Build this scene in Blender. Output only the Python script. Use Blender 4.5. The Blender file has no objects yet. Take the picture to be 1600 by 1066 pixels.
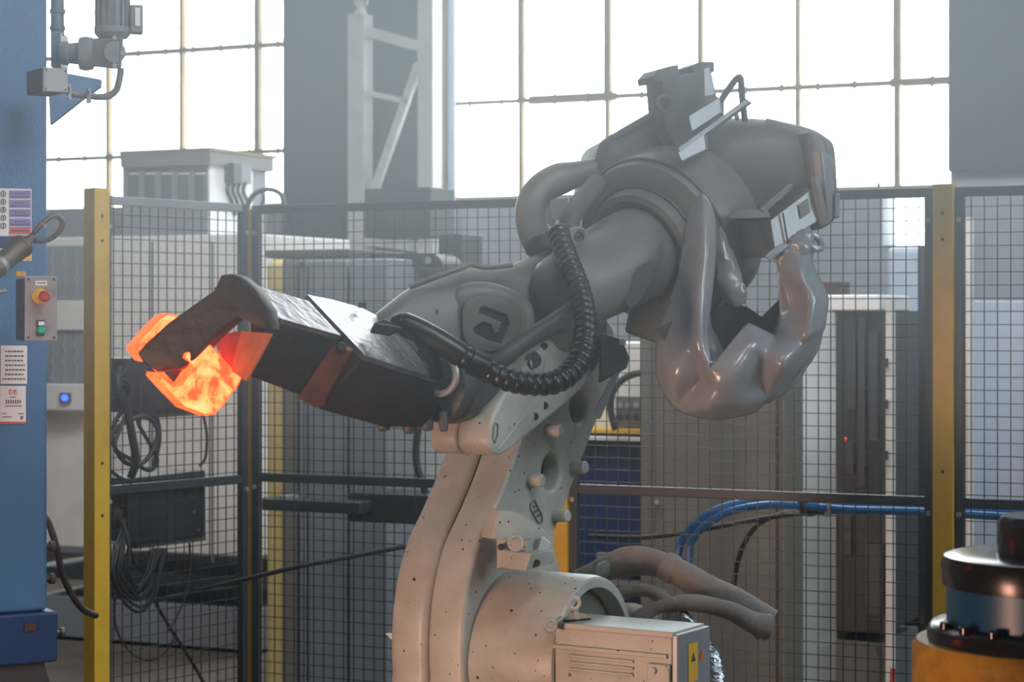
import bpy, bmesh, math, random
from mathutils import Vector, Matrix, noise
V = Vector
random.seed(7)
S = bpy.context.scene
COL = S.collection

# ------------------------------------------------------------------ camera
F, CX, HZ, CAMZ = 3300.0, 800.0, 497.0, 1.6      # focal length in pixels of the 1600x1066 frame, horizon row, eye height
cam_d = bpy.data.cameras.new('camera'); cam = bpy.data.objects.new('camera', cam_d); COL.objects.link(cam)
cam.location = (0, 0, CAMZ); cam.rotation_euler = (math.pi/2, 0, 0)
cam_d.sensor_width = 36; cam_d.lens = F*36/1600; cam_d.shift_y = -(533-HZ)/1600
cam_d.dof.use_dof = True; cam_d.dof.focus_distance = 5.0; cam_d.dof.aperture_fstop = 6.3
cam_d.clip_end = 200
S.camera = cam

# ------------------------------------------------------------------ world, lights, exposure
SKY = 9.0
w = bpy.data.worlds.new('sky'); S.world = w; w.use_nodes = True
nt = w.node_tree; nt.nodes.clear()
wo = nt.nodes.new('ShaderNodeOutputWorld'); bg = nt.nodes.new('ShaderNodeBackground')
bg.inputs[0].default_value = (0.93, 0.97, 1.0, 1); bg.inputs[1].default_value = SKY
nt.links.new(bg.outputs[0], wo.inputs[0])
def area(name, loc, target, size, size_y, power, color, portal=False):
    l = bpy.data.lights.new(name, 'AREA'); l.shape = 'RECTANGLE'; l.size = size; l.size_y = size_y
    l.energy = power; l.color = color
    o = bpy.data.objects.new(name, l); COL.objects.link(o); o.location = loc
    o.rotation_euler = (V(target)-V(loc)).to_track_quat('-Z', 'Y').to_euler()
    if portal: l.cycles.is_portal = True
    return o
# warm lamp over the forge side (low, left of the robot), daylight from the hall's right side, added unseen fills
lp = area('forge_side_lamp', (-2.9, 1.6, 0.55), (0.0, 5.1, 0.45), .8, .8, 30, (1.0, 0.60, 0.43)); lp.data.spread = math.radians(90)
sl_ = area('side_window_light', (5.4, 2.9, 3.6), (-0.3, 5.2, 1.9), 2.2, 2.2, 58, (0.74, 0.88, 1.0)); sl_.data.spread = math.radians(110)
area('background_fill', (0.7, 7.5, 4.3), (0.7, 9.0, 1.6), 7.0, .8, 185, (0.90, 0.95, 1.0))  # added fill to brighten the cabinet fronts, no such lamp seen
fl = area('column_top_fill', (1.2, 2.4, 4.7), (-1.0, 5.2, 2.3), 1.6, 1.6, 20, (0.80, 0.93, 1.0)); fl.data.spread = math.radians(62)  # added fill to lighten the blue column's top, unseen source
S.view_settings.view_transform = 'Standard'; S.view_settings.look = 'None'
S.view_settings.exposure = 0.1; S.view_settings.gamma = 1.0; S.view_settings.use_curve_mapping = False
S.cycles.volume_bounces = 1; S.cycles.transparent_max_bounces = 24; S.cycles.max_bounces = 8
S.cycles.sample_clamp_indirect = 6.0

# ------------------------------------------------------------------ projection helpers
def P(px, py, Y): return V(((px-CX)/F*Y, Y, CAMZ-(py-HZ)/F*Y))
def PP(px, py, p0, n):
    r = V(((px-CX)/F, 1.0, -(py-HZ)/F)); o = V((0, 0, CAMZ))
    return o + r*((p0-o).dot(n)/r.dot(n))
TH = math.atan(F/7100)
D = V((math.cos(TH), -math.sin(TH), 0)); E = V((math.sin(TH), math.cos(TH), 0)); Z = V((0, 0, 1))   # along the fence, into the hall's back wall

# ------------------------------------------------------------------ materials
def lin(c): return tuple((x/12.92 if x <= .04045 else ((x+.055)/1.055)**2.4) for x in c)
def rgb(r, g, b): return lin((r/255, g/255, b/255))
MATS = {}
def mat(name, col, rough=.5, metal=0.0, dirt=None, dscale=6.0, damt=.5, bump=0.0, bscale=60, specks=0.0, spec=.5, rustop=None):
    if name in MATS: return MATS[name]
    m = bpy.data.materials.new(name); m.use_nodes = True; t = m.node_tree; b = t.nodes['Principled BSDF']
    b.inputs['Roughness'].default_value = rough; b.inputs['Metallic'].default_value = metal
    b.inputs['Specular IOR Level'].default_value = spec
    b.inputs['Base Color'].default_value = (*col, 1)
    tc = t.nodes.new('ShaderNodeTexCoord'); last = None
    if dirt is not None:
        n = t.nodes.new('ShaderNodeTexNoise'); n.inputs['Scale'].default_value = dscale; n.inputs['Detail'].default_value = 6; n.inputs['Roughness'].default_value = .65
        t.links.new(tc.outputs['Object'], n.inputs['Vector'])
        r = t.nodes.new('ShaderNodeValToRGB'); r.color_ramp.elements[0].position = .42; r.color_ramp.elements[1].position = .75
        r.color_ramp.elements[0].color = (0, 0, 0, 1); r.color_ramp.elements[1].color = (damt, damt, damt, 1)
        t.links.new(n.outputs[0], r.inputs[0])
        mx = t.nodes.new('ShaderNodeMix'); mx.data_type = 'RGBA'
        mx.inputs[6].default_value = (*col, 1); mx.inputs[7].default_value = (*dirt, 1)
        t.links.new(r.outputs[0], mx.inputs[0]); last = mx.outputs[2]
    if specks:
        vn = t.nodes.new('ShaderNodeTexVoronoi'); vn.inputs['Scale'].default_value = 42
        t.links.new(tc.outputs['Object'], vn.inputs['Vector'])
        n2 = t.nodes.new('ShaderNodeTexNoise'); n2.inputs['Scale'].default_value = 26
        t.links.new(tc.outputs['Object'], n2.inputs['Vector'])
        ad = t.nodes.new('ShaderNodeMath'); ad.operation = 'MULTIPLY_ADD'; ad.inputs[1].default_value = .5; t.links.new(n2.outputs[0], ad.inputs[0]); t.links.new(vn.outputs['Distance'], ad.inputs[2])
        r2 = t.nodes.new('ShaderNodeValToRGB'); r2.color_ramp.elements[0].position = .28+.03*specks; r2.color_ramp.elements[1].position = .33+.03*specks
        r2.color_ramp.elements[0].color = (1, 1, 1, 1); r2.color_ramp.elements[1].color = (0, 0, 0, 1)
        t.links.new(ad.outputs[0], r2.inputs[0])
        mx2 = t.nodes.new('ShaderNodeMix'); mx2.data_type = 'RGBA'; mx2.inputs[7].default_value = (.03, .025, .02, 1); mx2.inputs[6].default_value = (*col, 1)
        if last: t.links.new(last, mx2.inputs[6])
        t.links.new(r2.outputs[0], mx2.inputs[0]); last = mx2.outputs[2]
    if last: t.links.new(last, b.inputs['Base Color'])
    if bump:
        n3 = t.nodes.new('ShaderNodeTexNoise'); n3.inputs['Scale'].default_value = bscale; n3.inputs['Detail'].default_value = 4
        t.links.new(tc.outputs['Object'], n3.inputs['Vector'])
        bp = t.nodes.new('ShaderNodeBump'); bp.inputs['Strength'].default_value = bump; bp.inputs['Distance'].default_value = .01
        t.links.new(n3.outputs[0], bp.inputs['Height']); t.links.new(bp.outputs[0], b.inputs['Normal'])
    MATS[name] = m; return m
def emis(name, col, strength):
    m = bpy.data.materials.new(name); m.use_nodes = True; b = m.node_tree.nodes['Principled BSDF']
    b.inputs['Base Color'].default_value = (*col, 1); b.inputs['Emission Color'].default_value = (*col, 1); b.inputs['Emission Strength'].default_value = strength
    return m
def hot_metal(name, cols, strength, scale):
    m = bpy.data.materials.new(name); m.use_nodes = True; t = m.node_tree; b = t.nodes['Principled BSDF']
    tc = t.nodes.new('ShaderNodeTexCoord'); n = t.nodes.new('ShaderNodeTexNoise'); n.noise_dimensions = '4D'; n.inputs['W'].default_value = 4.3; n.inputs['Scale'].default_value = scale; n.inputs['Detail'].default_value = 5; n.inputs['Roughness'].default_value = .6; n.inputs['Distortion'].default_value = .8
    t.links.new(tc.outputs['Object'], n.inputs['Vector'])
    r = t.nodes.new('ShaderNodeValToRGB'); c_ = r.color_ramp
    while len(c_.elements) < len(cols): c_.elements.new(.5)
    for e, (pos, col) in zip(c_.elements, cols): e.position = pos; e.color = (*col, 1)
    t.links.new(n.outputs[0], r.inputs[0]); t.links.new(r.outputs[0], b.inputs['Emission Color'])
    b.inputs['Emission Strength'].default_value = strength; b.inputs['Base Color'].default_value = (.05, .03, .02, 1); b.inputs['Roughness'].default_value = .8
    return m
def glass_mat():
    m = bpy.data.materials.new('window_glass'); m.use_nodes = True; t = m.node_tree; t.nodes.clear()
    o = t.nodes.new('ShaderNodeOutputMaterial'); mx = t.nodes.new('ShaderNodeMixShader'); tr = t.nodes.new('ShaderNodeBsdfTransparent'); gl = t.nodes.new('ShaderNodeBsdfGlossy')
    tr.inputs[0].default_value = (.93, .96, .95, 1); gl.inputs['Roughness'].default_value = .05; mx.inputs[0].default_value = .06
    t.links.new(tr.outputs[0], mx.inputs[1]); t.links.new(gl.outputs[0], mx.inputs[2]); t.links.new(mx.outputs[0], o.inputs[0]); return m
M = dict(
    robot=mat('robot_cream_paint', rgb(182, 183, 175), .42, dirt=rgb(120, 104, 88), dscale=4, damt=.6, bump=.06, bscale=90, specks=.9),
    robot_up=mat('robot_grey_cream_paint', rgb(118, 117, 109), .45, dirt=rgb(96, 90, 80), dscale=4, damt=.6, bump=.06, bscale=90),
    robot_dk=mat('sooty_shade_paint', rgb(88, 90, 90), .5, dirt=rgb(50, 48, 46), dscale=5, damt=.7, bump=.1),
    seam_shade=mat('dark_seam_and_shade', rgb(50, 44, 40), .8),  # dark joints, also the painted shade in holes and recesses
    soot=mat('sooted_steel', rgb(52, 46, 43), .55, .35, dirt=rgb(28, 25, 24), dscale=9, damt=.8, bump=.3, bscale=40),
    brightsteel=mat('worn_bright_steel', rgb(138, 138, 146), .34, .8, dirt=rgb(70, 68, 68), dscale=10, damt=.85, bump=.5, bscale=35),
    rust_glow=mat('rust_glow_steel', rgb(150, 78, 50), .7, .1, dirt=rgb(80, 40, 28), dscale=20, damt=.7, bump=.3),  # also carries the workpiece glow on the gripper strip
    rubber=mat('black_rubber', rgb(20, 21, 24), .34, dirt=rgb(48, 48, 50), dscale=20, damt=.3),
    sleeve=mat('grey_vinyl_fabric', rgb(150, 153, 158), .24, .0, dirt=rgb(112, 112, 114), dscale=3, damt=.5, bump=.28, bscale=11, spec=.9),
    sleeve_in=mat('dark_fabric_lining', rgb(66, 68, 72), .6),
    cloth=mat('dusty_canvas', rgb(140, 134, 130), .8, dirt=rgb(76, 70, 66), dscale=8, damt=.6, bump=.3, bscale=60),
    foil=mat('foil_wrap', rgb(170, 174, 178), .25, .9, bump=.9, bscale=45),
    lightmetal=mat('light_grey_metal', rgb(158, 162, 166), .4, .3, dirt=rgb(120, 120, 120), dscale=8, damt=.4),
    blue=mat('blue_enamel', rgb(66, 110, 154), .42, dirt=rgb(44, 84, 124), dscale=9, damt=.2, bump=.22, bscale=120),
    blue_dk=mat('dark_blue_enamel', rgb(26, 58, 106), .5, dirt=rgb(18, 34, 60), dscale=5, damt=.5),
    yellow=mat('yellow_powder_coat', rgb(226, 178, 48), .45, dirt=rgb(160, 118, 30), dscale=7, damt=.4),
    fence=mat('charcoal_frame_paint', rgb(46, 52, 58), .45, dirt=rgb(72, 72, 70), dscale=8, damt=.3),
    wire=mat('mesh_wire', rgb(48, 52, 54), .45, .2),
    wall=mat('painted_block_wall', rgb(172, 180, 188), .8, dirt=rgb(118, 124, 132), dscale=1.2, damt=.6, bump=.1),
    pier=mat('shade_dark_wall', rgb(52, 58, 64), .75, dirt=rgb(42, 47, 52), dscale=1.5, damt=.6),  # wall in backlit shade, the darkness put into the colour
    hall=mat('hall_wall', rgb(120, 118, 114), .9),
    floor=mat('dusty_concrete', rgb(104, 94, 82), .75, dirt=rgb(66, 58, 50), dscale=2.0, damt=.8, bump=.25, bscale=40),
    bar=mat('window_bar_glow_tint', rgb(150, 128, 92), .7, dirt=rgb(110, 88, 56), dscale=8, damt=.6),  # tan tint carries the warm glow rim of the windows
    cab_white=mat('white_cabinet', rgb(232, 230, 224), .5, dirt=rgb(176, 172, 164), dscale=2, damt=.5),
    cab_grey=mat('grey_cabinet', rgb(128, 134, 140), .5, dirt=rgb(120, 122, 124), dscale=2, damt=.5),
    cab_beige=mat('beige_cabinet', rgb(118, 116, 108), .55, dirt=rgb(100, 98, 90), dscale=2, damt=.5),
    rack_white=mat('bright_white_enamel', rgb(246, 248, 248), .4),
    pale=mat('pale_blue_pipe', rgb(176, 188, 204), .35),
    dark=mat('dark_machine_paint', rgb(44, 46, 50), .5, dirt=rgb(66, 64, 60), dscale=6, damt=.5),
    yellow_pale=mat('pale_yellow_enamel', rgb(216, 196, 128), .5, dirt=rgb(170, 150, 96), dscale=4, damt=.4),
    glow_steel=mat('glow_tinted_steel', rgb(196, 116, 72), .75, 0, dirt=rgb(120, 66, 40), dscale=16, damt=.7, bump=.3),  # orange base colour carries the workpiece glow falling on the jaw
    vent_light=mat('vent_panel_grey', rgb(128, 134, 138), .6),
    vent=mat('grey_vent', rgb(104, 110, 112), .6),
    olive=mat('olive_plate', rgb(74, 72, 58), .6),
    brown=mat('brown_grey_steel', rgb(112, 102, 92), .45, .3, dirt=rgb(70, 62, 56), dscale=10, damt=.6),
    gm=mat('gearmotor_grey', rgb(122, 128, 136), .5, dirt=rgb(90, 92, 94), dscale=8, damt=.4),
    post_w=mat('white_column_paint', rgb(206, 208, 212), .6, dirt=rgb(160, 158, 156), dscale=4, damt=.6),
    red=mat('red_plastic', rgb(168, 40, 36), .4), green=mat('green_plastic', rgb(30, 176, 150), .35), yplastic=mat('yellow_plastic', rgb(224, 176, 30), .4),
    paper=mat('white_sheet', rgb(222, 222, 224), .6), ink=mat('dark_print', rgb(70, 70, 80), .7), purple=mat('violet_print', rgb(128, 120, 176), .6),
    redp=mat('red_print', rgb(206, 92, 92), .6), yelp=mat('amber_print', rgb(226, 176, 60), .6), orangep=mat('orange_print', rgb(220, 110, 30), .6),
    bluehose=mat('blue_hose', rgb(20, 104, 168), .35), cable=mat('black_cable', rgb(38, 38, 40), .5), bcable=mat('brown_cable', rgb(66, 52, 46), .6),
    toolsteel=mat('oily_tool_steel', rgb(74, 66, 68), .22, .8, dirt=rgb(40, 34, 34), dscale=8, damt=.7), bluedie=mat('blue_die_paint', rgb(24, 84, 126), .35, dirt=rgb(16, 50, 76), dscale=4, damt=.6),
    yeldie=mat('worn_yellow_paint', rgb(206, 152, 40), .5, dirt=rgb(90, 66, 34), dscale=10, damt=.8, bump=.2),
    maroon=mat('dark_red_box', rgb(70, 38, 42), .5),
)
M['hot'] = hot_metal('hot_steel', [(.0, (3.0, .08, .01)), (.41, (3.5, .14, .025)), (.46, (4.5, .45, .10)), (.54, (5.5, .66, .20)), (.70, (6.0, .85, .34))], 1.0, 20); M['hot_edge'] = hot_metal('deep_orange_hot_steel', [(.0, (2.5, .08, .01)), (.45, (4.0, .20, .03)), (.65, (4.5, .32, .07))], 1.0, 14); M['glass'] = glass_mat(); M['led'] = emis('blue_lamp', (.03, .12, 1.0), 2.2); M['ledred'] = emis('red_lamp', (1.0, .05, .05), 1.5)

# ------------------------------------------------------------------ mesh helpers
def cr(pts, n=8, closed=False):
    """Catmull-Rom resample of tuples."""
    k = len(pts); out = []
    segs = k if closed else k-1
    for i in range(segs):
        a = pts[(i-1) % k] if closed or i > 0 else pts[0]
        b = pts[i]; c = pts[(i+1) % k]; d = pts[(i+2) % k] if closed or i+2 < k else pts[-1]
        for j in range(n):
            t = j/n
            out.append(tuple(.5*((2*b[q])+(-a[q]+c[q])*t+(2*a[q]-5*b[q]+4*c[q]-d[q])*t*t+(-a[q]+3*b[q]-3*c[q]+d[q])*t**3) for q in range(len(b))))
    if not closed: out.append(tuple(pts[-1]))
    return out
class MB:
    def __init__(s): s.bm = bmesh.new()
    def face(s, vs):
        try: s.bm.faces.new(vs)
        except ValueError: pass
    def prism(s, pts, vec):
        a = [s.bm.verts.new(p) for p in pts]; b = [s.bm.verts.new(V(p)+V(vec)) for p in pts]; k = len(a)
        s.face(a[::-1]); s.face(b)
        for i in range(k): s.face([a[i], a[(i+1) % k], b[(i+1) % k], b[i]])
        return s
    def obox(s, o, ax, ay, az):
        o, ax, ay, az = V(o), V(ax), V(ay), V(az)
        return s.prism([o, o+ax, o+ax+ay, o+ay], az)
    def box(s, c, sx, sy, sz):
        c = V(c); return s.obox(c-V((sx, sy, sz))/2, (sx, 0, 0), (0, sy, 0), (0, 0, sz))
    def hull(s, pts):
        vs = [s.bm.verts.new(p) for p in pts]
        r = bmesh.ops.convex_hull(s.bm, input=vs)
        junk = [g for g in r['geom_interior'] if isinstance(g, bmesh.types.BMVert)]
        if junk: bmesh.ops.delete(s.bm, geom=junk, context='VERTS')
        return s
    def rings(s, rings, closed=True, cap=True):
        R = [[s.bm.verts.new(p) for p in r] for r in rings]; k = len(R[0])
        for a, b in zip(R, R[1:]):
            for i in range(k): s.face([a[i], a[(i+1) % k], b[(i+1) % k], b[i]])
        if cap: s.face(R[0][::-1]); s.face(R[-1])
        return s
    def tube(s, pts, rad, seg=10, flat=1.0, wob=0.0, cap=True):
        pts = [V(p) for p in pts]; n = len(pts); rad = rad if hasattr(rad, '__len__') else [rad]*n
        up = None; rs = []
        for i in range(n):
            t = (pts[min(i+1, n-1)]-pts[max(i-1, 0)]).normalized()
            if up is None:
                up = t.orthogonal().normalized() if abs(t.y) > .9 else t.cross(V((0, 1, 0))).normalized()
            up = (up-t*up.dot(t)).normalized(); sd = t.cross(up)
            ring = []
            for k in range(seg):
                a = 2*math.pi*k/seg; p = pts[i]+up*(math.cos(a)*rad[i])+sd*(math.sin(a)*rad[i]*flat)
                if wob: p = p+(p-pts[i])*wob*noise.noise(p*9.0)
                ring.append(p)
            rs.append(ring)
        return s.rings(rs, cap=cap)
    def cyl(s, p0, p1, r, seg=20): return s.lathe(p0, V(p1)-V(p0), [(0, r), ((V(p1)-V(p0)).length, r)], seg)
    def lathe(s, p0, ax, prof, seg=32):
        ax = V(ax).normalized(); u = ax.orthogonal().normalized(); v = ax.cross(u); p0 = V(p0)
        return s.rings([[p0+ax*t+u*(math.cos(2*math.pi*k/seg)*max(r, 1e-4))+v*(math.sin(2*math.pi*k/seg)*max(r, 1e-4)) for k in range(seg)] for t, r in prof])
    def torus(s, c, ax, R, r, seg=24, sg=8):
        ax = V(ax).normalized(); u = ax.orthogonal().normalized(); v = ax.cross(u); c = V(c)
        R_ = []
        for k in range(seg+1):
            a = 2*math.pi*k/seg; d = u*math.cos(a)+v*math.sin(a)
            R_.append([c+d*(R+r*math.cos(2*math.pi*j/sg))+ax*(r*math.sin(2*math.pi*j/sg)) for j in range(sg)])
        return s.rings(R_, cap=False)
    def loft(s, secs, seg=24, e=2.0, n=5):
        """secs: (xt,yt, xb,yb, Y, half depth) in picture pixels and metres, an ellipse between top and bottom point."""
        rs = []
        for xt, yt, xb, yb, Y, dr in cr(secs, n):
            t = P(xt, yt, Y); b = P(xb, yb, Y); c = (t+b)/2; h = (t-b)/2; ring = []
            for k in range(seg):
                a = 2*math.pi*k/seg; ca, sa = math.cos(a), math.sin(a)
                f = (abs(ca)**e+abs(sa)**e)**(-1/e)
                ring.append(c+h*(ca*f)+V((0, dr*sa*f, 0)))
            rs.append(ring)
        return s.rings(rs)
    def merge(s, me, mx=None):
        if mx: me.transform(mx)
        s.bm.from_mesh(me); bpy.data.meshes.remove(me); return s
    def plate(s, yaw, anchor, outline, t, bevel=0.0, holes=(), smooth=0, res=2, px=True):
        """solid of thickness t behind a vertical plane through anchor whose normal is yawed from the camera; outline in pixels."""
        n = V((math.sin(yaw), -math.cos(yaw), 0)); ax = V((math.cos(yaw), math.sin(yaw), 0)); anchor = V(anchor)
        def loc(q):
            if not px: return q
            d = PP(q[0], q[1], anchor, n)-anchor; return (d.dot(ax), d.z)
        loops = [[loc(q) for q in (cr(outline, smooth, True) if smooth else outline)]]+[[tuple(q) for q in h] for h in holes]
        c = bpy.data.curves.new('c', 'CURVE'); c.dimensions = '2D'; c.fill_mode = 'BOTH'
        c.extrude = max(t/2-bevel, .0005); c.bevel_depth = bevel; c.bevel_resolution = res; c.offset = -bevel
        for L in loops:
            sp = c.splines.new('POLY'); sp.points.add(len(L)-1); sp.use_cyclic_u = True
            for q, p in zip(L, sp.points): p.co = (q[0], q[1], 0, 1)
        o = bpy.data.objects.new('c', c); COL.objects.link(o)
        dg = bpy.context.evaluated_depsgraph_get(); me = bpy.data.meshes.new_from_object(o.evaluated_get(dg))
        bpy.data.objects.remove(o); bpy.data.curves.remove(c)
        mx = Matrix(((ax.x, 0, n.x, 0), (ax.y, 0, n.y, 0), (0, 1, 0, 0), (0, 0, 0, 1)))
        return s.merge(me, Matrix.Translation(anchor-n*(t/2)) @ mx)
    def text(s, txt, size, o, ax, up, nrm, depth=.0006):
        c = bpy.data.curves.new('t', 'FONT'); c.body = txt; c.size = size; c.extrude = depth; c.align_x = 'CENTER'; c.align_y = 'CENTER'; c.resolution_u = 2
        ob = bpy.data.objects.new('t', c); COL.objects.link(ob); dg = bpy.context.evaluated_depsgraph_get()
        me = bpy.data.meshes.new_from_object(ob.evaluated_get(dg)); bpy.data.objects.remove(ob); bpy.data.curves.remove(c)
        ax, up, nrm, o = V(ax), V(up), V(nrm), V(o)
        return s.merge(me, Matrix(((ax.x, up.x, nrm.x, o.x), (ax.y, up.y, nrm.y, o.y), (ax.z, up.z, nrm.z, o.z), (0, 0, 0, 1))))
def cloth(verts, outline, creases=(), thick=.006, level=2):
    """a folded sheet: verts (picture x, y, depth), outline and crease lists of vertex numbers; smooth subdivided, with real thickness"""
    from mathutils.geometry import delaunay_2d_cdt
    ed = [(a, b) for L in creases for a, b in zip(L, L[1:])]
    v2, e2, f2, ov, oe, of = delaunay_2d_cdt([V(v[:2]) for v in verts], ed, [outline], 1, 1e-3)
    bm = bmesh.new(); vs = []
    for q, o in zip(v2, ov):
        if o: vs.append(bm.verts.new(P(*verts[o[0]]))); continue
        ws_ = [1/((q.x-v[0])**2+(q.y-v[1])**2+1)**1.5 for v in verts]      # a crossing of two folds: depth from its neighbours
        vs.append(bm.verts.new(P(q.x, q.y, sum(a*v[2] for a, v in zip(ws_, verts))/sum(ws_))))
    for f in f2:
        try: bm.faces.new([vs[i] for i in f])
        except ValueError: pass
    bm.verts.index_update(); idx = {o[0]: vs[k] for k, o in enumerate(ov) if o}
    cl = bm.edges.layers.float.new('crease_edge')
    for a, b in ed:
        e = bm.edges.get((idx[a], idx[b]))
        if e: e[cl] = .75
    bmesh.ops.recalc_face_normals(bm, faces=bm.faces)
    me = bpy.data.meshes.new('c'); bm.to_mesh(me); bm.free()
    o = bpy.data.objects.new('c', me); COL.objects.link(o)
    m = o.modifiers.new('a', 'SUBSURF'); m.subdivision_type = 'SIMPLE'; m.levels = m.render_levels = 1
    m = o.modifiers.new('s', 'SUBSURF'); m.levels = m.render_levels = level; m.boundary_smooth = 'PRESERVE_CORNERS'
    m = o.modifiers.new('t', 'SOLIDIFY'); m.thickness = thick
    me2 = bpy.data.meshes.new_from_object(o.evaluated_get(bpy.context.evaluated_depsgraph_get()))
    bpy.data.objects.remove(o); bpy.data.meshes.remove(me)
    return MB().merge(me2)
def world_org(o):
    p = V((0, 0, 0))
    while o: p = p+o.location; o = o.parent
    return p
def add(name, mb, m, parent=None, bevel=0.0, ang=38, seg=2, weld=True):
    bm = mb.bm
    if weld: bmesh.ops.remove_doubles(bm, verts=bm.verts, dist=2e-5)
    bmesh.ops.recalc_face_normals(bm, faces=bm.faces)
    if parent: org = world_org(parent)
    else:
        xs = [v.co for v in bm.verts]; org = V(((min(v.x for v in xs)+max(v.x for v in xs))/2, (min(v.y for v in xs)+max(v.y for v in xs))/2, min(v.z for v in xs)))
    bmesh.ops.translate(bm, verts=bm.verts, vec=-org)
    me = bpy.data.meshes.new(name); bm.to_mesh(me); bm.free()
    me.materials.append(m)
    for p in me.polygons: p.use_smooth = True
    me.set_sharp_from_angle(angle=math.radians(ang))
    o = bpy.data.objects.new(name, me); COL.objects.link(o)
    if parent: o.parent = parent
    else: o.location = org
    if bevel:
        b = o.modifiers.new('edge', 'BEVEL'); b.width = bevel; b.segments = seg; b.limit_method = 'ANGLE'; b.angle_limit = math.radians(35); b.harden_normals = True
    return o
def tag(o, label, cat, group=None, kind=None):
    o['label'] = label; o['category'] = cat
    if group: o['group'] = group
    if kind: o['kind'] = kind
    return o
def thing(name, label, cat, loc, group=None):
    o = bpy.data.objects.new(name, None); COL.objects.link(o); o.location = loc; o.empty_display_size = .1
    return tag(o, label, cat, group)
def struct(o): o['kind'] = 'structure'; return o
def pathpx(pts, n=8): return [P(*q[:3]) for q in cr(pts, n)]
def hose(name, mb_pts, r, m, parent=None, n=8, seg=8, **k):
    return add(name, MB().tube(pathpx(mb_pts, n), r, seg, **k), m, parent)
# ================================================================== the hall
W0 = V((0, 13.0, 0))
def wp(px, py=HZ, off=0.0): return PP(px, py, W0+E*off, E)          # picture point on the back wall plane
def ws(px, off=0.0): return (wp(px, HZ, off)-W0).dot(D)
def wz(px, py): return wp(px, py).z
def wq(s, e, z): return W0+D*s+E*e+Z*z
S0, S1, DEPTH, HC = -8.5, 12.0, 21.0, 7.0
struct(add('floor', MB().obox(wq(S0, -DEPTH, -.2), D*(S1-S0), E*(DEPTH+.3), (0, 0, .2)), M['floor']))
struct(add('ceiling', MB().obox(wq(S0, -DEPTH, HC), D*(S1-S0), E*(DEPTH+.3), (0, 0, .2)), M['hall']))
struct(add('wall_left', MB().obox(wq(S0-.2, -DEPTH, 0), D*.2, E*(DEPTH+.3), (0, 0, HC)), M['hall']))
struct(add('wall_right', MB().obox(wq(S1, -DEPTH, 0), D*.2, E*(DEPTH+.3), (0, 0, HC)), M['hall']))
struct(add('wall_front', MB().obox(wq(S0, -DEPTH-.2, 0), D*(S1-S0), E*.2, (0, 0, HC)), M['hall']))
zl = wz(250, 325); zr = wz(1085, 302); zt = 5.6
a0, a1 = ws(-190), ws(457); b0, b1 = ws(683), ws(1485)
n0, n1, n2, n3 = ws(683), ws(698), ws(1379), ws(1449); zn1, zn2 = wz(690, 372), wz(1412, 383)
ss = [S0, a0, a1, b0, n1, n2, n3, b1, S1]
def openings(i):
    l, r = ss[i], ss[i+1]; m = (l+r)/2
    if a0 < m < a1: return zl
    if n0 < m < n1: return zn1
    if n2 < m < n3: return zn2
    if b0 < m < b1: return zr
wm = MB()
for i in range(len(ss)-1):
    l, r = ss[i], ss[i+1]; zo = openings(i)
    if zo is None: wm.obox(wq(l, 0, 0), D*(r-l), E*.3, (0, 0, HC))
    else:
        wm.obox(wq(l, 0, 0), D*(r-l), E*.3, (0, 0, zo)); wm.obox(wq(l, 0, zt), D*(r-l), E*.3, (0, 0, HC-zt))
struct(add('wall_back', wm, M['wall'], weld=False))
struct(add('trim_1', MB().obox(wq(ss[2]+.0, -.12, 0), D*(ss[3]-ss[2]-.02), E*.11, (0, 0, HC)), M['pier']))          # pier between the windows, backlit shade put into its colour
struct(add('trim_2', MB().obox(wq(b1+.01, -.10, wz(1540, 268)), D*2.2, E*.09, (0, 0, HC-wz(1540, 268))), M['pier']))   # wall field right of the windows, same shade-dark colour

def window(name, x0, x1, zb, vert, hor, extra=()):
    """vert: (px, px width, z0, z1); hor: (z, px height, s0, s1): bars and panes of their own"""
    c = thing(name, '', '', wq((x0+x1)/2, .12, zb)); del c['label']; del c['category']; struct(c)
    fw = .03
    fr = MB().obox(wq(x0, .08, zt-fw), D*(x1-x0), E*.08, (0, 0, fw)).obox(wq(x0, .08, zb), D*(x1-x0), E*.08, (0, 0, .02))
    fr.obox(wq(x0, .08, zb), D*.012, E*.08, (0, 0, zt-zb)).obox(wq(x1-.012, .08, zb), D*.012, E*.08, (0, 0, zt-zb))
    add('window_frame', fr, M['bar'], c)
    for px, wpx, z0, z1 in vert:
        s = ws(px, .12); h = wpx/254*1.1
        add('glazing_bar', MB().obox(wq(s-h/2, .10, z0), D*h, E*.05, (0, 0, z1-z0)), M['bar'], c)
    for z, hpx, s0, s1 in hor:
        h = hpx/254*1.0
        mb = MB().obox(wq(s0, .10, z-h/2), D*(s1-s0), E*.05, (0, 0, h))
        k = s0+.17
        while k < s1: mb.box(wq(k, .12, z), .014, .05, h+.022); k += .22       # putty clips on the bar
        add('glazing_bar', mb, M['bar'], c)
    xs = sorted([x0, x1]+[ws(v[0], .12) for v in vert]); zs = sorted([zb, zt]+list({round(h[0], 3) for h in hor}))
    for i in range(len(xs)-1):
        if xs[i+1]-xs[i] < .03: continue
        for j in range(len(zs)-1):
            add('pane', MB().obox(wq(xs[i], .125, zs[j]), D*(xs[i+1]-xs[i]), E*.004, (0, 0, zs[j+1]-zs[j])), M['glass'], c)
    for s0, s1, z0, z1 in extra:
        add('pane', MB().obox(wq(s0, .125, z0), D*(s1-s0), E*.004, (0, 0, z1-z0)), M['glass'], c)
    return c
z1 = wz(265, 240); z2 = wz(330, 72); z3 = z2+(z2-z1)
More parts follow.
